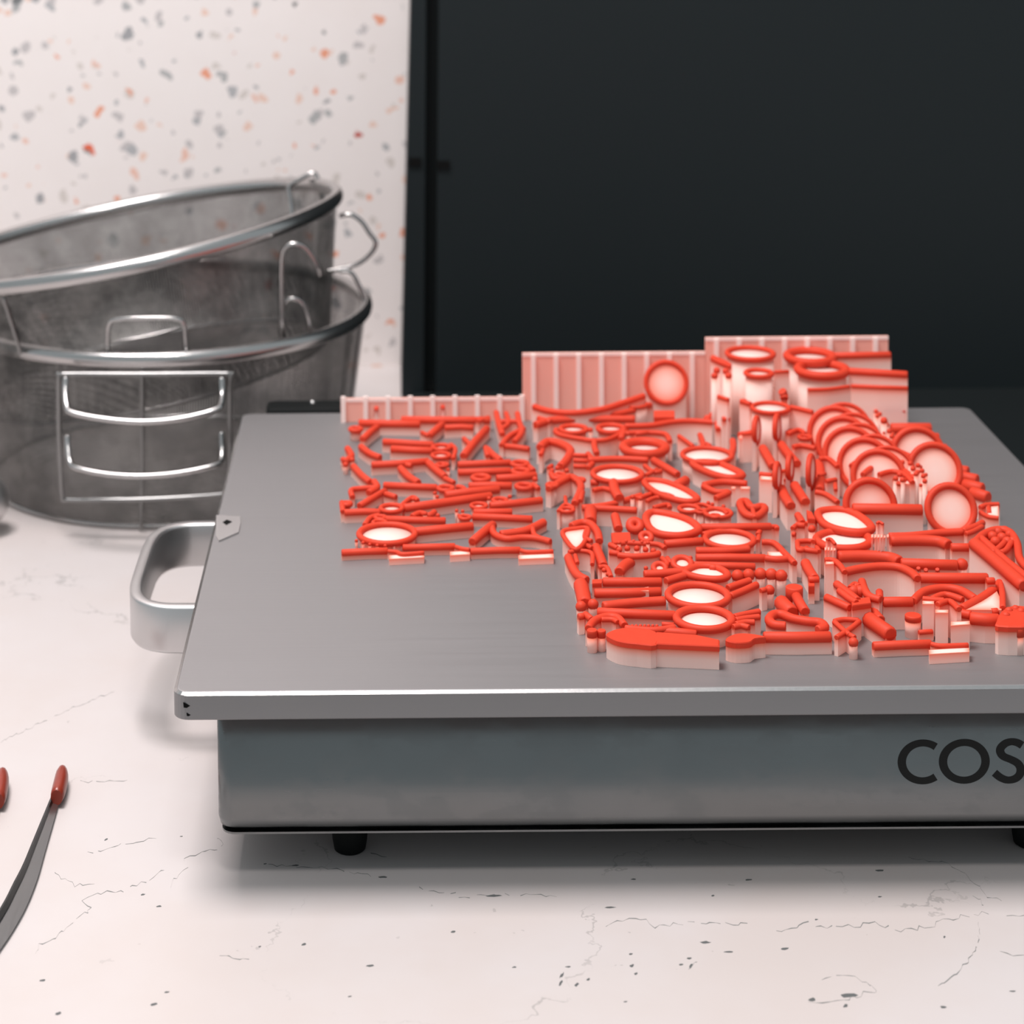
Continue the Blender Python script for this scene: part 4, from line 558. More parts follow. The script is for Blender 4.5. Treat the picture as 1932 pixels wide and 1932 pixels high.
 ('ring_print',"first edge on red wax ring, counted from the back, at the tall block's inner side",'wax prints of the tall block',[('ring','ring_band',1.2,6.9,(238.7,237.1,17),70,88),('rod','wax_rod',1.91,2,[(240.3,229.9,11.1),(240.3,216.6,11.1),(240.3,203.6,11.1)]),('rod','wax_rod',0.74,2,[(233.4,244.7,13.3),(238.9,245.5,13.3)])]),
 ('ring_print',"second edge on red wax ring, counted from the back, at the tall block's inner side",'wax prints of the tall block',[('ring','ring_band',1.2,6.9,(248.4,239.9,17),70,88),('rod','wax_rod',1.91,2,[(249.5,235.5,11.1),(250.0,222.0,11.1),(251.2,207.0,11.1)]),('rod','wax_rod',0.74,2,[(253.1,246.1,13.3),(256.9,250.0,13.3)])]),
 ('ring_print',"third edge on red wax ring, counted from the back, at the tall block's inner side",'wax prints of the tall block',[('ring','ring_band',1.2,6.56,(236.7,175.1,16),70,88),('rod','wax_rod',1.91,2,[(238.9,177.5,10.1),(238.5,166.5,10.1),(238.8,154.9,10.1)]),('rod','wax_rod',0.74,2,[(241.1,181.3,12.3),(244.6,184.7,12.3)])]),
 ('ring_print',"fourth edge on red wax ring, counted from the back, at the tall block's inner side",'wax prints of the tall block',[('ring','ring_band',1.2,6.21,(243.9,184.8,16.5),70,88),('rod','wax_rod',1.91,2,[(245.0,180.2,10.6),(245.2,169.9,10.6),(245.4,158.2,10.6)]),('rod','wax_rod',0.74,2,[(239.0,192.1,12.8),(244.3,192.9,12.8)])]),
 ('ring_print',"fifth edge on red wax ring, counted from the back, at the tall block's inner side",'wax prints of the tall block',[('ring','ring_band',1.2,7.94,(251.4,177.7,17),70,88),('rod','wax_rod',1.91,2,[(261.0,208.6,11.1),(258.2,190.5,11.1),(253.8,171.6,11.1)]),('rod','wax_rod',0.74,2,[(256.0,183.9,13.3),(259.5,187.3,13.3)])]),
 ('curl_print','small red wax curls and posts beside the edge on rings','wax prints of the tall block',[('rod','wax_rod',1.06,2,[(253.7,241.8,13.9),(259.5,247.7,13.9),(261.4,241.6,13.9)]),('rod','wax_rod',1.17,2,[(252.4,222.6,13.8),(256.8,224.4,13.8),(261.9,220.4,13.8)]),('ring','ring_band',0.8,3.55,(260.2,235.8,14.2),0,0),('rod','wax_rod',1.06,2,[(260.5,205.1,13.9),(264.5,205.0,13.9),(266.2,194.0,13.9)]),('rod','wax_rod',0.95,2,[(257.1,174.5,14.0),(262.1,176.9,14.0)]),('rod','wax_rod',1.06,2,[(250.1,161.3,13.9),(253.8,157.9,13.9),(256.6,148.0,13.9)]),('rod','wax_rod',0.85,2,[(260.2,170.6,14.2),(258.7,162.2,14.2)])]),
 ('ring_print','tilted oval red wax ring below the long sprue bar of the tall block','wax prints of the tall block',[('rod','wax_rod',1.48,7,[(246.1,136.1,13.5),(251.5,140.2,13.5),(258.3,138.7,13.5),(262.6,129.8,13.5),(263.7,117.6,13.5),(257.7,113.7,13.5),(250.4,116.7,13.5),(246.0,123.8,13.5)])]),
 ('ring_print','flat red wax ring under the tilted oval one, cut by a pale finned tower','wax prints of the tall block',[('rod','wax_rod',1.48,7,[(240.5,111.3,12.0),(246.3,117.7,12.0),(253.6,117.0,12.0),(260.3,113.8,12.0),(260.4,107.0,12.0),(255.4,101.1,12.0),(247.9,100.1,12.0),(242.3,102.9,12.0)]),('rod','wax_rod',1.06,2,[(238.2,106.3,12.4),(241.0,112.3,12.4)])]),
 ('fin_print','taller pale finned tower with a wax tip in the tall block','wax prints of the tall block',[('tag','fin',0,14.9,[(260.9,107.1),(261.9,107.9),(261.0,104.1),(260.1,103.4)]),('tag','fin',0,15.9,[(261.5,104.3),(262.4,105.0),(261.6,101.3),(260.6,100.5)]),('tag','fin',0,17.9,[(261.4,98.6),(262.3,99.3),(261.5,95.6),(260.5,94.9)]),('tag','fin',0,18.1,[(262.4,98.0),(263.4,98.7),(262.5,95.0),(261.6,94.3)]),('tag','fin',0,16.1,[(264.9,103.6),(265.9,104.4),(265.0,100.6),(264.1,99.9)]),('tag','fin',0,15.1,[(266.8,106.4),(267.8,107.1),(266.9,103.4),(265.9,102.7)]),('rod','wax_rod',0.53,2,[(262.2,103.4,20.5),(263.3,103.9,21.0),(264.6,102.5,20.5)])]),
 ('fin_print',"shorter pale finned tower at the tall block's inner side",'wax prints of the tall block',[('tag','fin',0,13.1,[(241.1,98.6),(242.0,99.1),(241.2,95.6),(240.4,95.0)]),('tag','fin',0,13.9,[(241.8,96.3),(242.6,96.9),(241.9,93.4),(241.1,92.8)]),('tag','fin',0,14.3,[(242.7,94.9),(243.5,95.5),(242.8,92.0),(241.9,91.5)]),('tag','fin',0,13.5,[(244.2,97.1),(245.1,97.7),(244.4,94.2),(243.5,93.6)]),('rod','wax_rod',0.64,2,[(241.9,98.8,15.9),(243.6,99.5,15.9),(244.8,96.4,14.9)])]),
 ('bar_print','long thin red wax bar sweeping in front of the full bright disc','wax prints of the tall block',[('rod','wax_rod',1.48,2,[(268.8,111.4,12.5),(277.9,112.0,12.5),(289.1,114.7,12.5),(299.0,116.0,12.5)]),('rod','wax_rod',1.17,2,[(298.9,115.9,12.8),(304.4,120.4,12.8),(309.6,125.8,12.8)]),('rod','wax_rod',0.95,2,[(299.0,112.2,13.0),(303.0,115.2,13.0),(307.9,120.5,13.0)]),('bead','bead',1.2,(302.1,119.8,12.8)),('bead','bead',1.2,(306.5,122.0,12.8))]),
 ('bar_print','stepped red wax bar with a rounded shoulder over a broad pale wall','wax prints of the tall block',[('rod','wax_rod',2.12,2,[(268.8,109.3,11.4),(279.9,109.5,11.4),(287.4,108.1,11.4),(290.2,103.8,11.4)]),('rod','wax_rod',1.59,0,[(290.1,100.3,11.9),(294.2,100.2,11.9),(298.5,100.1,11.9)])]),
 ('bar_print','stepped red wax bar with a ball tip, in front of the shouldered bar','wax prints of the tall block',[('rod','wax_rod',2.23,2,[(245.5,95.6,10.3),(256.4,95.9,10.3),(264.7,94.0,10.3),(267.7,89.3,10.3)]),('rod','wax_rod',2.01,0,[(267.7,87.3,10.5),(278.2,86.2,10.5),(288.6,85.0,10.5)]),('bead','bead',2.5,(290.7,87.0,10.0)),('rod','wax_rod',0.74,2,[(273.1,82.2,10.8),(273.6,83.6,8.3)]),('rod','wax_rod',0.74,2,[(275.8,81.7,10.3),(276.3,83.5,8.3)]),('rod','wax_rod',0.74,2,[(280.2,82.0,10.3),(280.6,83.4,8.3)])]),
 ('arch_print','curved red wax rim topping a tall pale post in the tall block','wax prints of the tall block',[('rod','wax_rod',1.06,2,[(237.3,79.7,14.9),(240.5,79.2,14.9),(241.9,73.9,14.9),(242.2,67.0,14.9)]),('tag','support_post',0,15.2,[(237.2,77.6),(240.1,77.5),(239.8,75.1),(236.6,74.8)])]),
 ('arch_print','large red wax arch with a stepped bar over the broadest pale wall','wax prints of the tall block',[('rod','wax_rod',1.48,2,[(241.9,71.5,13.0),(248.7,75.2,13.0),(256.9,77.8,13.0),(264.2,76.8,13.0),(267.8,70.9,13.0),(268.5,64.7,13.0)]),('rod','wax_rod',1.91,0,[(269.5,66.8,12.6),(281.6,66.2,12.6),(294.7,65.7,12.6)]),('rod','wax_rod',1.27,2,[(292.8,61.6,13.2),(296.0,61.7,13.2)])]),
 ('figure_print','thorny red wax figure with raised arms in front of the broadest pale wall','wax prints of the tall block',[('rod','wax_rod',1.38,2,[(238.4,64.4,11.6),(240.6,56.3,11.6),(242.7,47.8,11.6)]),('rod','wax_rod',1.17,2,[(237.9,57.1,11.8),(240.1,49.2,11.8),(241.7,45.3,11.8)]),('rod','wax_rod',1.38,2,[(248.4,66.9,11.6),(247.6,58.8,11.6),(247.9,51.6,11.6),(251.1,48.2,11.6)]),('rod','wax_rod',1.27,2,[(252.4,56.0,11.7),(251.1,49.9,11.7)]),('bead','bead',2.5,(245.3,61.8,10.5)),('bead','bead',2.5,(246.2,59.1,10.5)),('bead','bead',2.5,(243.7,59.2,10.5)),('rod','wax_rod',0.85,2,[(242.2,58.9,12.2),(245.0,62.8,12.2),(245.9,60.1,12.2)]),('slab','wax_plate',2.0,12,[(240.3,48.1),(247.7,50.6),(246.9,44.8),(239.6,42.4)])]),
 ('wing_print',"red wax ring with a folded wing and sweeping arc at the tall block's front",'wax prints of the tall block',[('rod','wax_rod',1.8,0,[(252.2,50.9,9.7),(258.1,51.1,9.7),(263.4,51.0,9.7)]),('rod','wax_rod',1.48,2,[(263.4,50.8,10.0),(269.6,59.9,10.0),(277.4,63.4,10.0),(283.2,60.9,10.0),(286.3,52.3,10.0)]),('rod','wax_rod',1.17,2,[(270.5,51.8,10.3),(276.5,56.2,10.3),(281.5,50.9,10.3)]),('rod','wax_rod',1.59,2,[(279.0,43.3,9.9),(287.6,51.9,9.9),(295.1,60.9,9.9),(299.9,68.2,9.9)]),('rod','wax_rod',1.06,2,[(299.5,66.8,10.4),(297.1,55.5,10.4),(293.5,42.6,10.4)]),('tag','support_post',0,10.2,[(280.1,42.0),(288.0,49.8),(296.3,60.1),(295.1,49.6),(292.7,41.4)])]),
 ('bar_print','thick red wax rod slanting down from the thorny figure to the front','wax prints of the tall block',[('rod','wax_rod',2.54,0,[(243.6,54.0,6.0),(246.7,41.9,6.0),(250.5,30.1,6.0)]),('rod','wax_rod',1.7,2,[(248.5,55.0,6.8),(248.8,47.9,6.8),(249.5,41.5,6.8)])]),
 ('bar_print','short red wax bar capping a pale wall at the foot of the thorny figure','wax prints of the tall block',[('rod','wax_rod',1.38,0,[(233.0,56.5,9.6),(235.8,51.8,9.6),(239.4,45.9,9.6)])]),
 ('bow_print','openwork triangular red wax bow with a ball at its foot','wax prints of the tall block',[('rod','wax_rod',0.9,2,[(232.8,41.2,6.6),(236.8,43.0,6.6),(241.9,42.0,6.6)]),('rod','wax_rod',0.9,2,[(232.8,40.9,6.6),(234.1,34.9,6.6),(235.7,28.8,6.6)]),('rod','wax_rod',0.9,2,[(241.9,41.2,6.6),(236.7,33.7,6.6),(230.5,26.5,6.6)]),('bead','bead',1.8,(236.1,24.4,5.7)),('rod','wax_rod',0.85,2,[(235.7,28.7,6.7),(237.0,26.2,6.7)])]),
 ('bar_print',"low red wax bar with a pale tag, lying alone at the tall block's front edge",'wax prints of the tall block',[('rod','wax_rod',1.54,0,[(243.3,26.2,3.5),(253.8,27.2,3.5),(264.2,27.8,3.5)]),('rod','wax_rod',0.85,2,[(263.7,26.1,4.2),(266.8,24.4,4.2),(276.4,24.9,4.2)]),('tag','tag',0,3.6,[(262.0,22.5),(276.6,24.8),(275.6,20.5),(261.2,18.8)])]),
 ('disc_print','round red wax disc on a short pale column','wax prints of the tall block',[('cyl','wax_disc',2,8,(261.6,43.5),2.91)]),
 ('post_print','cluster of tall pale posts capped with red wax flakes','wax prints of the tall block',[('rod','wax_rod',1.06,2,[(265.5,45.5,12.9),(269.1,44.4,12.9),(272.8,43.7,12.9)]),('rod','wax_rod',1.06,2,[(269.4,39.9,12.9),(274.5,43.0,12.9),(275.9,35.3,12.9)]),('tag','support_post',0,13.2,[(264.9,43.2),(268.9,42.7),(268.2,39.9),(264.1,40.0)]),('tag','support_post',0,11.5,[(268.5,39.2),(273.0,38.8),(272.2,36.0),(267.7,36.1)]),('rod','wax_rod',0.85,2,[(262.5,39.0,3.2),(267.7,39.8,3.2)])]),
 ('bar_print',"thick red wax bar on a long pale wall at the tall block's front corner",'wax prints of the tall block',[('rod','wax_rod',1.59,2,[(272.6,45.8,8.4),(277.6,43.8,8.4),(281.8,41.1,8.4)]),('rod','wax_rod',2.23,0,[(281.0,39.9,7.8),(285.8,38.3,7.8),(291.0,37.9,7.8)]),('tag','support_post',0,9,[(272.7,34.2),(279.5,34.7),(278.7,31.6),(271.7,30.5)])]),
 ('skull_print',"domed red wax mask with round eyes at the tall block's front corner",'wax prints of the tall block',[('slab','wax_plate',2.0,10.5,[(288.1,31.3),(291.9,39.3),(296.7,44.3),(300.7,44.9),(303.3,42.3),(302.1,33.5),(298.9,26.2),(287.2,26.4)]),('cyl','wax_disc',3,9.5,(294.8,28.2),2.75),('bead','bead',1.6,(295.2,40.8,9.9)),('bead','bead',1.6,(298.1,42.6,9.9)),('bead','bead',1.6,(292.9,36.5,9.9)),('bead','bead',1.6,(299.3,40.1,9.9)),('slab','wax_plate',1.4,9.0,[(289.1,33.9),(292.9,33.8),(291.5,28.9),(287.5,28.4)]),('rod','wax_rod',1.27,2,[(289.3,42.0,9.2),(291.8,42.6,9.2)])]),
 ('basket_print','tall conical red wax flower basket on a slanting pale wall','wax prints of the tall block',[('rod','wax_rod',2.33,2,[(298.0,96.8,14.7),(299.6,86.1,14.7),(301.7,70.5,14.7),(304.0,52.1,14.7)]),('rod','wax_rod',1.38,2,[(301.5,100.3,15.6),(302.8,88.4,15.6),(304.2,75.5,15.6),(306.9,57.5,15.6)]),('rod','wax_rod',1.38,2,[(298.2,95.9,15.6),(304.3,104.8,15.6),(310.9,109.5,15.6),(314.6,106.0,15.6),(313.7,94.0,15.6),(310.0,78.2,15.6),(309.7,67.0,15.6)]),('bead','bead',2.1,(307.1,103.7,14.9)),('bead','bead',2.1,(310.5,108.2,14.9)),('bead','bead',2.1,(313.5,109.6,14.9)),('bead','bead',2.1,(314.3,105.0,14.9)),('bead','bead',2.1,(310.3,102.1,14.9)),('bead','bead',2.1,(306.5,97.7,14.9)),('bead','bead',2.1,(311.1,97.6,14.9)),('bead','bead',2.1,(313.2,97.6,14.9)),('rod','wax_rod',1.06,2,[(301.3,83.2,15.9),(305.5,88.9,15.9),(309.2,94.7,15.9)]),('rod','wax_rod',1.06,2,[(304.4,83.2,15.9),(307.2,86.0,15.9),(311.8,94.7,15.9)])]),
 ('bar_print','stub of a red wax bar cut off by the picture edge at the front','wax prints of the tall block',[('rod','wax_rod',1.91,0,[(292.8,30.9,3.1),(296.7,31.1,3.1),(301.0,31.3,3.1)])]),
 ('tag_print',"small flag shaped red wax tag on a pale post at the tall block's outer side",'wax prints of the tall block',[('rod','wax_rod',0.95,2,[(313.0,142.8,13.0),(316.9,146.0,13.0),(321.9,146.4,13.0)]),('rod','wax_rod',0.85,2,[(311.4,136.8,13.2),(313.3,131.1,13.2),(316.8,129.4,13.2)]),('rod','wax_rod',0.85,2,[(316.7,143.2,13.2),(314.7,135.1,13.2)]),('tag','support_post',0,13.4,[(315.4,142.5),(320.8,143.7),(317.2,130.8),(313.4,132.5)])]),
 ('charm_print',"stack of tiny red wax charms at the tall block's inner front side",'wax prints of the tall block',[('rod','wax_rod',1.38,2,[(238.6,139.9,11.6),(238.8,135.1,11.6),(238.7,130.3,11.6)]),('bead','bead',1.6,(241.2,123.8,11.4)),('bead','bead',1.6,(236.6,127.8,11.4)),('slab','wax_plate',2,15,[(241.5,136.4),(243.2,134.0),(242.9,125.9),(240.2,126.8)]),('rod','wax_rod',0.95,2,[(233.3,122.9,12.0),(235.2,126.0,12.0)]),('rod','wax_rod',0.95,2,[(232.1,116.7,12.0),(233.3,115.9,12.0)]),('rod','wax_rod',1.17,2,[(236.0,127.4,11.8),(239.0,126.5,11.8)]),('rod','wax_rod',1.06,2,[(239.8,127.8,11.9),(244.5,132.4,11.9)])]),
 ('cup_print',"small red wax cup with a pale belly at the tall block's inner front side",'wax prints of the tall block',[('rod','wax_rod',0.95,2,[(233.3,112.5,10.5),(239.4,111.9,10.5),(239.4,100.9,10.5)]),('rod','wax_rod',0.95,2,[(233.3,112.5,10.5),(232.1,102.8,10.5),(235.9,105.0,10.5)]),('rod','wax_rod',1.06,2,[(232.6,104.3,10.4),(239.3,101.2,10.4)]),('bead','bead',3.25,(236.4,106.0,7.2))]),
 ('bar_print','red wax rod with a hooked foot in the gap beside the middle block','wax prints of the tall block',[('rod','wax_rod',1.8,2,[(233.6,98.1,7.2),(233.5,90.2,7.2),(233.9,81.1,7.2)]),('rod','wax_rod',1.17,2,[(231.0,78.8,7.8),(235.0,79.0,7.8)]),('slab','wax_plate',3,7,[(231.2,79.6),(233.5,79.6),(232.5,74.8),(230.2,74.8)])]),
]
Z0 = .04
for name, label, group, parts in PRINTS:
    xs = []
    for p in parts:
        k = p[0]
        if k == 'rod': xs += [q[:2] for q in p[4]]
        elif k == 'ring': xs.append(p[4][:2])
        elif k == 'bead': xs.append(p[3][:2])
        elif k in ('slab', 'tag'): xs += list(p[4])
        else: xs.append(p[4])
    cx = sum(q[0] for q in xs)/len(xs); cy = sum(q[1] for q in xs)/len(xs)
    root = empty(name, (cx*MM, cy*MM, H), label, 'wax print', group)
    def put(nm, V, Fc, mat, smooth=False, attr=None):
        return link(nm, [(v[0]-cx, v[1]-cy, v[2]) for v in V], Fc, mat, root, smooth, attr, scale=MM)
    for p in parts:
        k = p[0]
        if k == 'rod':
            _, nm, r, fl, pts = p; closed, sm, fill = fl & 1, fl & 2, fl & 4
            P = catmull(pts, closed, 5) if sm and len(pts) > 2 else [Vector(q) for q in pts]
            V, Fc = tube(P, r*1.1, closed); put(nm, V, Fc, 'wax', 'sides')
            if fill:
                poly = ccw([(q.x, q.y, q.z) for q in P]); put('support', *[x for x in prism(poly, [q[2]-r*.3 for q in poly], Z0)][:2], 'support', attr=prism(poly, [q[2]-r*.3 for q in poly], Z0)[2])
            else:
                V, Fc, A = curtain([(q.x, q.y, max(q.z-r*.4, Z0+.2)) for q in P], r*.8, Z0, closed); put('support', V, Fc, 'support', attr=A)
        elif k == 'ring':
            _, nm, r, Rm, c, az, t = p
            az, t = math.radians(az), math.radians(t); c = Vector(c)
            e1 = Vector((math.cos(az), math.sin(az), 0)); pp = Vector((-math.sin(az), math.cos(az), 0)); e2 = pp*math.cos(t) + Vector((0, 0, math.sin(t)))
            n = 36 if Rm > 6 else 20
            cen = [c + (e1*math.cos(2*math.pi*i/n) + e2*math.sin(2*math.pi*i/n))*(Rm-r) for i in range(n)]
            V, Fc = tube(cen, r, True); put(nm, V, Fc, 'wax', True)
            if t < 1.4:
                rec = r*(.7 if t < .3 else .15)
                poly = [(q.x, q.y) for q in cen]; zs = [max(q.z-rec, Z0+.3) for q in cen]
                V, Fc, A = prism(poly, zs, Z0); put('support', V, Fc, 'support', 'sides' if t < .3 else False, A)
            else:
                L = []
                for i in range(25):
                    s = -1 + 2*i/24; s = math.sin(s*math.pi/2)
                    q = c + e1*s*(Rm-r) + e2*math.sqrt(max(0, 1-s*s))*(Rm-r); L.append((q.x, q.y, q.z))
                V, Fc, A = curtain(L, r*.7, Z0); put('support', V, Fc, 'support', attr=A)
        elif k == 'bead':
            _, nm, r, c = p
            V, Fc = ball(c, r); put(nm, V, Fc, 'wax', True)
            pl = [(c[0]+r*.82*math.cos(a*math.pi/5), c[1]+r*.82*math.sin(a*math.pi/5)) for a in range(10)]
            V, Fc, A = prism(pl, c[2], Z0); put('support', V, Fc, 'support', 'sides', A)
        elif k == 'slab':
            _, nm, th, z, poly = p; poly = ccw(list(poly))
            if len(poly) > 6: poly = [(q.x, q.y) for q in catmull([(a, b, 0) for a, b in poly], True, 3)]
            g = sum(a for a, b in poly)/len(poly), sum(b for a, b in poly)/len(poly)
            ins = lambda f: [(g[0]+(a-g[0])*f, g[1]+(b-g[1])*f) for a, b in poly]
            V, Fc = loft([[(a, b, z-th) for a, b in poly], [(a, b, z-.4) for a, b in poly], [(a, b, z) for a, b in ins(.95)]]); put(nm, V, Fc, 'wax')
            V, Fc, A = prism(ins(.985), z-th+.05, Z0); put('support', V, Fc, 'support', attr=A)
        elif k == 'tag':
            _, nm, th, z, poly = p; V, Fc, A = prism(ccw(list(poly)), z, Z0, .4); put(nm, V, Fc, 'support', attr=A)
        else:
            _, nm, th, z, c, Rm = p
            cir = lambda f, zz: [(c[0]+Rm*f*math.cos(a*math.pi/12), c[1]+Rm*f*math.sin(a*math.pi/12), zz) for a in range(24)]
            V, Fc = loft([cir(1, z-th), cir(1, z-.3), cir(.9, z)]); put(nm, V, Fc, 'wax', 'sides')
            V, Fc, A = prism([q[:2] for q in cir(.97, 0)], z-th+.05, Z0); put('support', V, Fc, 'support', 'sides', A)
# ------------------------------------------------------------------ wire mesh baskets
def wire(root, name, pts, r=.0011, closed=False, mat='chrome_wire', k=5):
    P = catmull(pts, closed, k); V, Fc = tube(P, r, closed, 10); return part_at(root, name, (V, Fc), mat, smooth='sides')
def basket(name, center, Rr, Rb, hgt, M, label):
    root = empty(name, center, label, 'basket', 'wire mesh baskets'); root.matrix_world = Matrix.Translation(center) @ M
    S = 96; hs = [-hgt, -hgt+.003, -hgt*.66, -hgt*.33, 0]; V = []; Fc = []; uv = []
    for z in hs:
        t = (z+hgt)/hgt; r = Rb + (Rr-Rb)*t - (.004 if z == -hgt else 0)
        for i in range(S+1): a = 2*math.pi*i/S; V.append((r*math.cos(a), r*math.sin(a), z)); uv.append((a*Rr, z))
    for j in range(len(hs)-1):
        for i in range(S): a = j*(S+1)+i; Fc.append((a, a+1, a+S+2, a+S+1))
    m = len(V); V += [(x*(1-.0007/Rr), y*(1-.0007/Rr), z+.0002) for x, y, z in V]; uv += [(a+.0004, b+.0004) for a, b in uv]; Fc += [tuple(i+m for i in f) for f in Fc]
    link('mesh_wall', V, Fc, 'mesh', root, True, uv=uv)
    V = [(0, 0, -hgt)] + [((Rb-.004)*math.cos(2*math.pi*i/S), (Rb-.004)*math.sin(2*math.pi*i/S), -hgt) for i in range(S)]
    link('mesh_floor', V, [(0, 1+i, 1+(i+1) % S) for i in range(S)], 'mesh', root, uv=[(v[0], v[1]) for v in V])
    ring = lambda R, z: [(R*math.cos(2*math.pi*i/S), R*math.sin(2*math.pi*i/S), z) for i in range(S)]
    rr = .0034
    prof = [(rr*1.0*math.cos(a), rr*1.25*math.sin(a)) for a in [2*math.pi*i/12 for i in range(12)]]
    V, Fc = [], []
    for i in range(S):
        a = 2*math.pi*i/S
        for x, z in prof: V.append(((Rr+x)*math.cos(a), (Rr+x)*math.sin(a), z))
    for i in range(S):
        for k in range(12): Fc.append((i*12+k, i*12+(k+1) % 12, ((i+1) % S)*12+(k+1) % 12, ((i+1) % S)*12+k))
    link('rim', V, [f[::-1] for f in Fc], 'chrome_wire', root, True)
    link('base_wire', *tube(ring(Rb-.002, -hgt+.001), .0012, True, 8), 'chrome_wire', root, True)
    return root
lb_c = Vector((-.0520, .4680, .0922))
LB = basket('mesh_basket', lb_c, .1125, .100, .0915, Matrix.Identity(4), 'lower stainless wire mesh basket standing level on the counter with front bail handles')
ub_c = Vector((-0.07187, 0.47000, 0.13350))
UB = basket('mesh_basket', ub_c, .1185, .100, .078, Matrix.Rotation(math.radians(-10.0), 4, 'Y') @ Matrix.Rotation(math.radians(-2.0), 4, 'X'), 'upper stainless wire mesh basket tilted inside the lower one, its rim slanting')
bpy.context.view_layer.update()
def wpart(root, name, pts, r=.0012, closed=False, k=5, mat='chrome_wire'):
    inv = root.matrix_world.inverted()
    P = catmull([inv @ Vector(p) for p in pts], closed, k); V, Fc = tube(P, r, closed, 10); return link(name, V, Fc, mat, root, 'sides')
def bow(p, d): return (p[0], p[1]-d, p[2])
fr = [(-0.09283, 0.35000, 0.08526), (-0.09377, 0.35200, 0.06625), (-0.09398, 0.35400, 0.04385), (-0.09377, 0.35700, 0.02234), (-0.09112, 0.35700, 0.02012), (-0.07100, 0.35400, 0.02095), (-0.05204, 0.35300, 0.02139), (-0.03063, 0.35400, 0.02196), (-0.01069, 0.35700, 0.02243), (-0.00878, 0.35700, 0.02433), (-0.00774, 0.35400, 0.04308), (-0.00727, 0.35200, 0.06547), (-0.00685, 0.35000, 0.08449), (-0.00842, 0.35000, 0.08640), (-0.05037, 0.34800, 0.08705), (-0.09067, 0.35000, 0.08687)]
wpart(LB, 'bracket', fr, .0012, True, 4, 'bracket_steel')
wpart(LB, 'handle', [(-0.08947, 0.34900, 0.08551), (-0.08938, 0.34600, 0.08012), (-0.08778, 0.34000, 0.07374), (-0.08431, 0.33600, 0.07112), (-0.06719, 0.33200, 0.06893), (-0.04858, 0.33000, 0.06802), (-0.03040, 0.33200, 0.06887), (-0.01361, 0.33600, 0.07182), (-0.01074, 0.34000, 0.07385), (-0.01063, 0.34600, 0.07807), (-0.01104, 0.34900, 0.08480)], .0016)
wpart(LB, 'handle', [(-0.08939, 0.35000, 0.05539), (-0.08876, 0.34700, 0.05006), (-0.08678, 0.34200, 0.04403), (-0.08224, 0.33800, 0.04230), (-0.06665, 0.33400, 0.04049), (-0.04927, 0.33200, 0.04017), (-0.03103, 0.33400, 0.04098), (-0.01420, 0.33800, 0.04331), (-0.01132, 0.34200, 0.04471), (-0.01112, 0.34700, 0.04937), (-0.01152, 0.35000, 0.05660)], .0015)
wpart(LB, 'seam_wire', [(-0.05148, 0.35300, 0.08732), (-0.05252, 0.35700, 0.05348), (-0.05391, 0.36200, 0.02170), (-0.05527, 0.36600, 0.00100)], .0009, mat='bracket_steel')
wpart(LB, 'handle', [(0.04554, 0.46800, 0.11159), (0.05204, 0.46800, 0.11093), (0.05669, 0.46800, 0.10311), (0.05955, 0.46800, 0.09349), (0.05592, 0.46800, 0.08572), (0.04962, 0.46800, 0.07858), (0.04514, 0.46800, 0.07562)], .0012)
wpart(LB, 'handle', [(0.01624, 0.40000, 0.08951), (0.01683, 0.39800, 0.10555), (0.01947, 0.39700, 0.11225), (0.02449, 0.39700, 0.11304), (0.02881, 0.39900, 0.10858), (0.03108, 0.40200, 0.09878), (0.03116, 0.40400, 0.08834)], .0013)
wpart(UB, 'handle', [(0.04583, 0.47000, 0.14227), (0.05235, 0.47000, 0.14311), (0.05823, 0.47000, 0.13917), (0.06260, 0.47000, 0.13255), (0.06610, 0.47000, 0.12713), (0.06337, 0.47000, 0.12117), (0.05590, 0.47000, 0.11525), (0.04550, 0.47000, 0.11234), (0.03896, 0.47000, 0.11121)], .0013)
wpart(UB, 'handle', [(0.01707, 0.39500, 0.09079), (0.01727, 0.39200, 0.11542), (0.01803, 0.38800, 0.13728), (0.02124, 0.38600, 0.14352), (0.02647, 0.38600, 0.14430), (0.03130, 0.38800, 0.14050), (0.03656, 0.39200, 0.13064), (0.03719, 0.39600, 0.12554)], .0014)
wpart(UB, 'handle', [(0.01708, 0.52500, 0.13107), (0.01612, 0.52800, 0.13989), (0.01520, 0.53000, 0.14831), (0.02147, 0.53000, 0.15264), (0.02897, 0.53000, 0.15602), (0.03203, 0.53000, 0.15191), (0.03575, 0.52500, 0.13715)], .0014)
wpart(UB, 'handle', [(-0.06954, 0.36200, 0.08778), (-0.06957, 0.36000, 0.10197), (-0.06807, 0.35800, 0.11063), (-0.06387, 0.35700, 0.11302), (-0.04952, 0.35600, 0.11368), (-0.03488, 0.35700, 0.11302), (-0.03073, 0.35800, 0.11002), (-0.02998, 0.36000, 0.10161), (-0.02986, 0.36200, 0.08742)], .0013)
wpart(UB, 'seam_wire', [(-0.12312, 0.36500, 0.12308), (-0.11944, 0.36700, 0.10886), (-0.11524, 0.36900, 0.09236)], .0010, mat='bracket_steel')
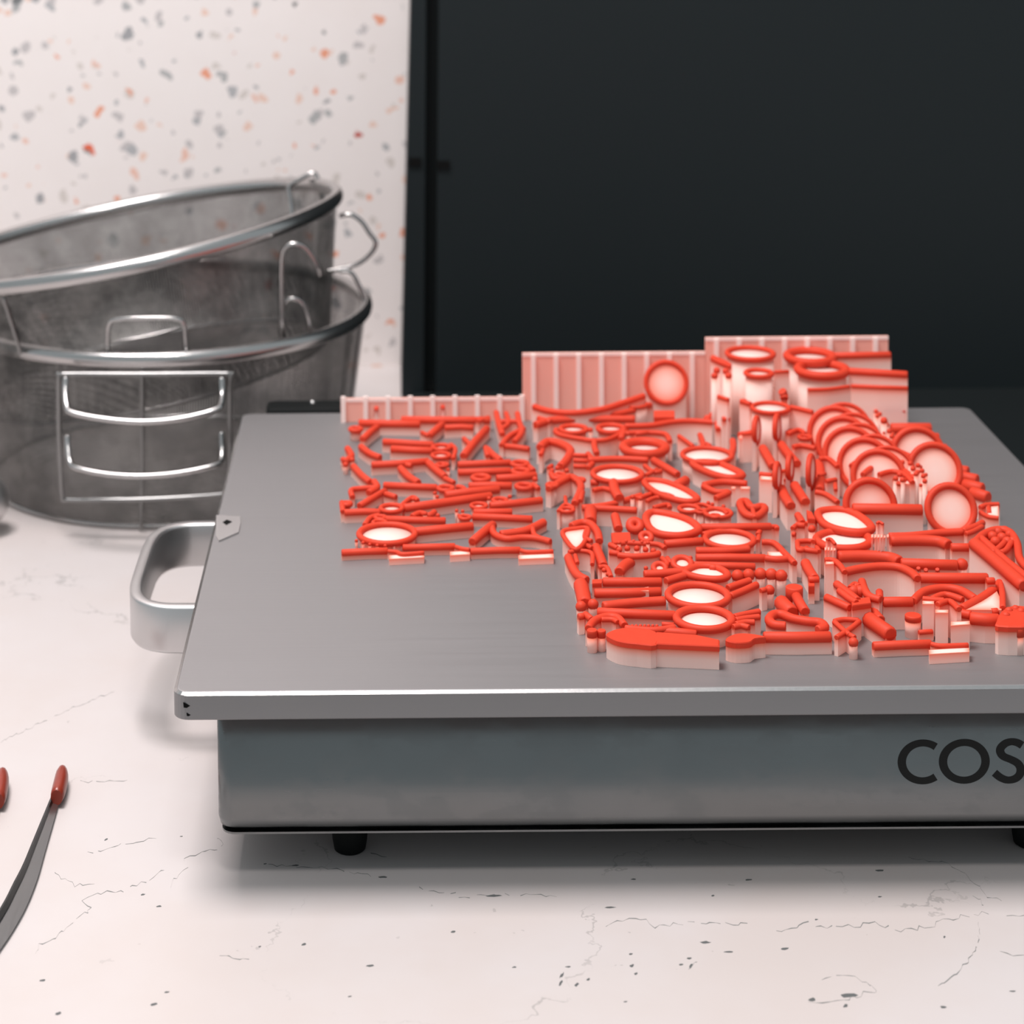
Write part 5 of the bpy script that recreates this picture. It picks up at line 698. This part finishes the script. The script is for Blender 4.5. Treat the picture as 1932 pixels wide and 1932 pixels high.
# ------------------------------------------------------------------ tweezers with red tips
tz = empty('tweezers', (-.06, .02, 0), 'steel tweezers with two red silicone tips lying open on the counter', 'tweezers')
def blade(path, w0, w1, th, tilt):
    """flat springy strip, its outer edge raised"""
    loops = []; n = len(path); path = [Vector(p) for p in path]
    for i in range(n):
        d = path[min(i+1, n-1)] - path[max(i-1, 0)]; d.z = 0; d.normalize(); side = Vector((d.y, -d.x, 0)); t = i/(n-1)
        if side.x > 0: side = -side
        w = w0 + (w1-w0)*min(1, t*2.0); a = math.radians(tilt); e = side*math.cos(a) + Vector((0, 0, math.sin(a))); nn = (-side*math.sin(a) + Vector((0, 0, math.cos(a))))*th
        b = path[i]; l = [b, b+nn*.5, b+nn, b+e*w*.5+nn, b+e*w+nn, b+e*w+nn*.5, b+e*w, b+e*w*.5]
        loops.append([tuple(q) for q in l])
    V, Fc = loft(loops)
    return V, Fc
ra = [(p[0], p[1], .0006) for p in ((-0.05088, 0.07285, -0.00000), (-0.05044, 0.05384, -0.00000), (-0.04996, 0.03189, -0.00000), (-0.04950, 0.01223, -0.00000), (-0.05021, -0.00608, -0.00000), (-0.05217, -0.02218, -0.00000), (-0.05496, -0.03818, -0.00000), (-0.05808, -0.06379, -0.00000))]
la = [(p[0], p[1], .0006) for p in ((-0.07248, 0.06902, -0.00000), (-0.07120, 0.05258, -0.00000), (-0.06947, 0.02917, -0.00000), (-0.06784, 0.00713, -0.00000), (-0.06595, -0.01366, -0.00000), (-0.06451, -0.03330, -0.00000), (-0.06359, -0.04886, -0.00000), (-0.06142, -0.06519, -0.00000))]
RA = [tuple(v) for v in catmull(ra, False, 4)]; part_at(tz, 'arm', blade(RA, .0024, .0056, .0009, 20), 'tweezer_steel')
part_at(tz, 'spine', blade([(x-.0022-.0029*min(1, 2*i/len(RA)), y, z+.0012+.0018*min(1, 2*i/len(RA))) for i, (x, y, z) in enumerate(RA)], .0012, .0022, .0009, 70), 'dark_steel')
part_at(tz, 'arm', blade([tuple(v) for v in catmull(la, False, 4)], .0024, .0056, .0009, 20), 'tweezer_steel')
def tip(p0, p1, bend):
    a, b = Vector(p0), Vector(p1); L = []; n = 9
    for i in range(n):
        t = i/(n-1); c = a.lerp(b, t); c.z = .0006 + .0036; c.x += bend*math.sin(t*math.pi)
        w = (.0022, .0026, .0027, .0027, .0027, .0026, .0024, .0018, .0006)[i]; hh = (.0030, .0034, .0036, .0036, .0036, .0035, .0032, .0025, .0009)[i]
        L.append([(c.x + w*math.cos(k*math.pi/6), c.y, c.z + hh*math.sin(k*math.pi/6)) for k in range(12)])
    V, Fc = loft(L); return V, [f[::-1] for f in Fc]
part_at(tz, 'rubber_tip', tip((-0.05102, 0.06614, -0.00000), (-0.05250, 0.09106, -0.00000), .0004), 'red_silicone', smooth='sides')
part_at(tz, 'rubber_tip', tip((-0.07227, 0.06360, -0.00000), (-0.07527, 0.08970, -0.00000), .0004), 'red_silicone', smooth='sides')
# ------------------------------------------------------------------ chrome round ended handle and black box behind the plate
c = (-0.13610, 0.36600, 0.01723); L = []
for i in range(12):
    a = math.pi/2*i/11; L.append([(c[0] + .0138*math.sin(a), c[1] + .0136*math.cos(a)*math.cos(k*math.pi/10)+1e-6*k, max(c[2] + .0136*math.cos(a)*math.sin(k*math.pi/10), .0002)) for k in range(20)])
L = [[(c[0]-.12, y, z) for x, y, z in L[0]]] + L
o = empty('utensil', (c[0]-.05, c[1], 0), 'round ended chrome utensil handle lying before the mesh baskets, mostly cut off', 'utensil')
part_at(o, 'handle', loft(L), 'handle_aluminium', smooth='sides')
p0 = (0.01183, 0.35200, 0.07210); p1 = (0.05384, 0.35200, 0.07172)
o = empty('power_box', (.055, .36, 0), 'small black box with a chrome ball added for its glint, behind the hot plate by the mesh baskets', 'box')
part_at(o, 'case', loft([[(x, y, z) for x, y in rrect(p0[0]+i, .336+i, p1[0]-i, .352-i, .003)] for z, i in ((.0003, 0), (p0[2]-.0015, 0), (p0[2]-.0004, .0005), (p0[2], .0015))]), 'black_rubber', smooth='sides')
q = (0.03483, 0.34500, 0.07173)
part_at(o, 'glint_ball', ball((q[0], .345, p0[2]+.0003), .0016), 'chrome_wire', smooth=True)  # chrome ball added to give the box its white glint
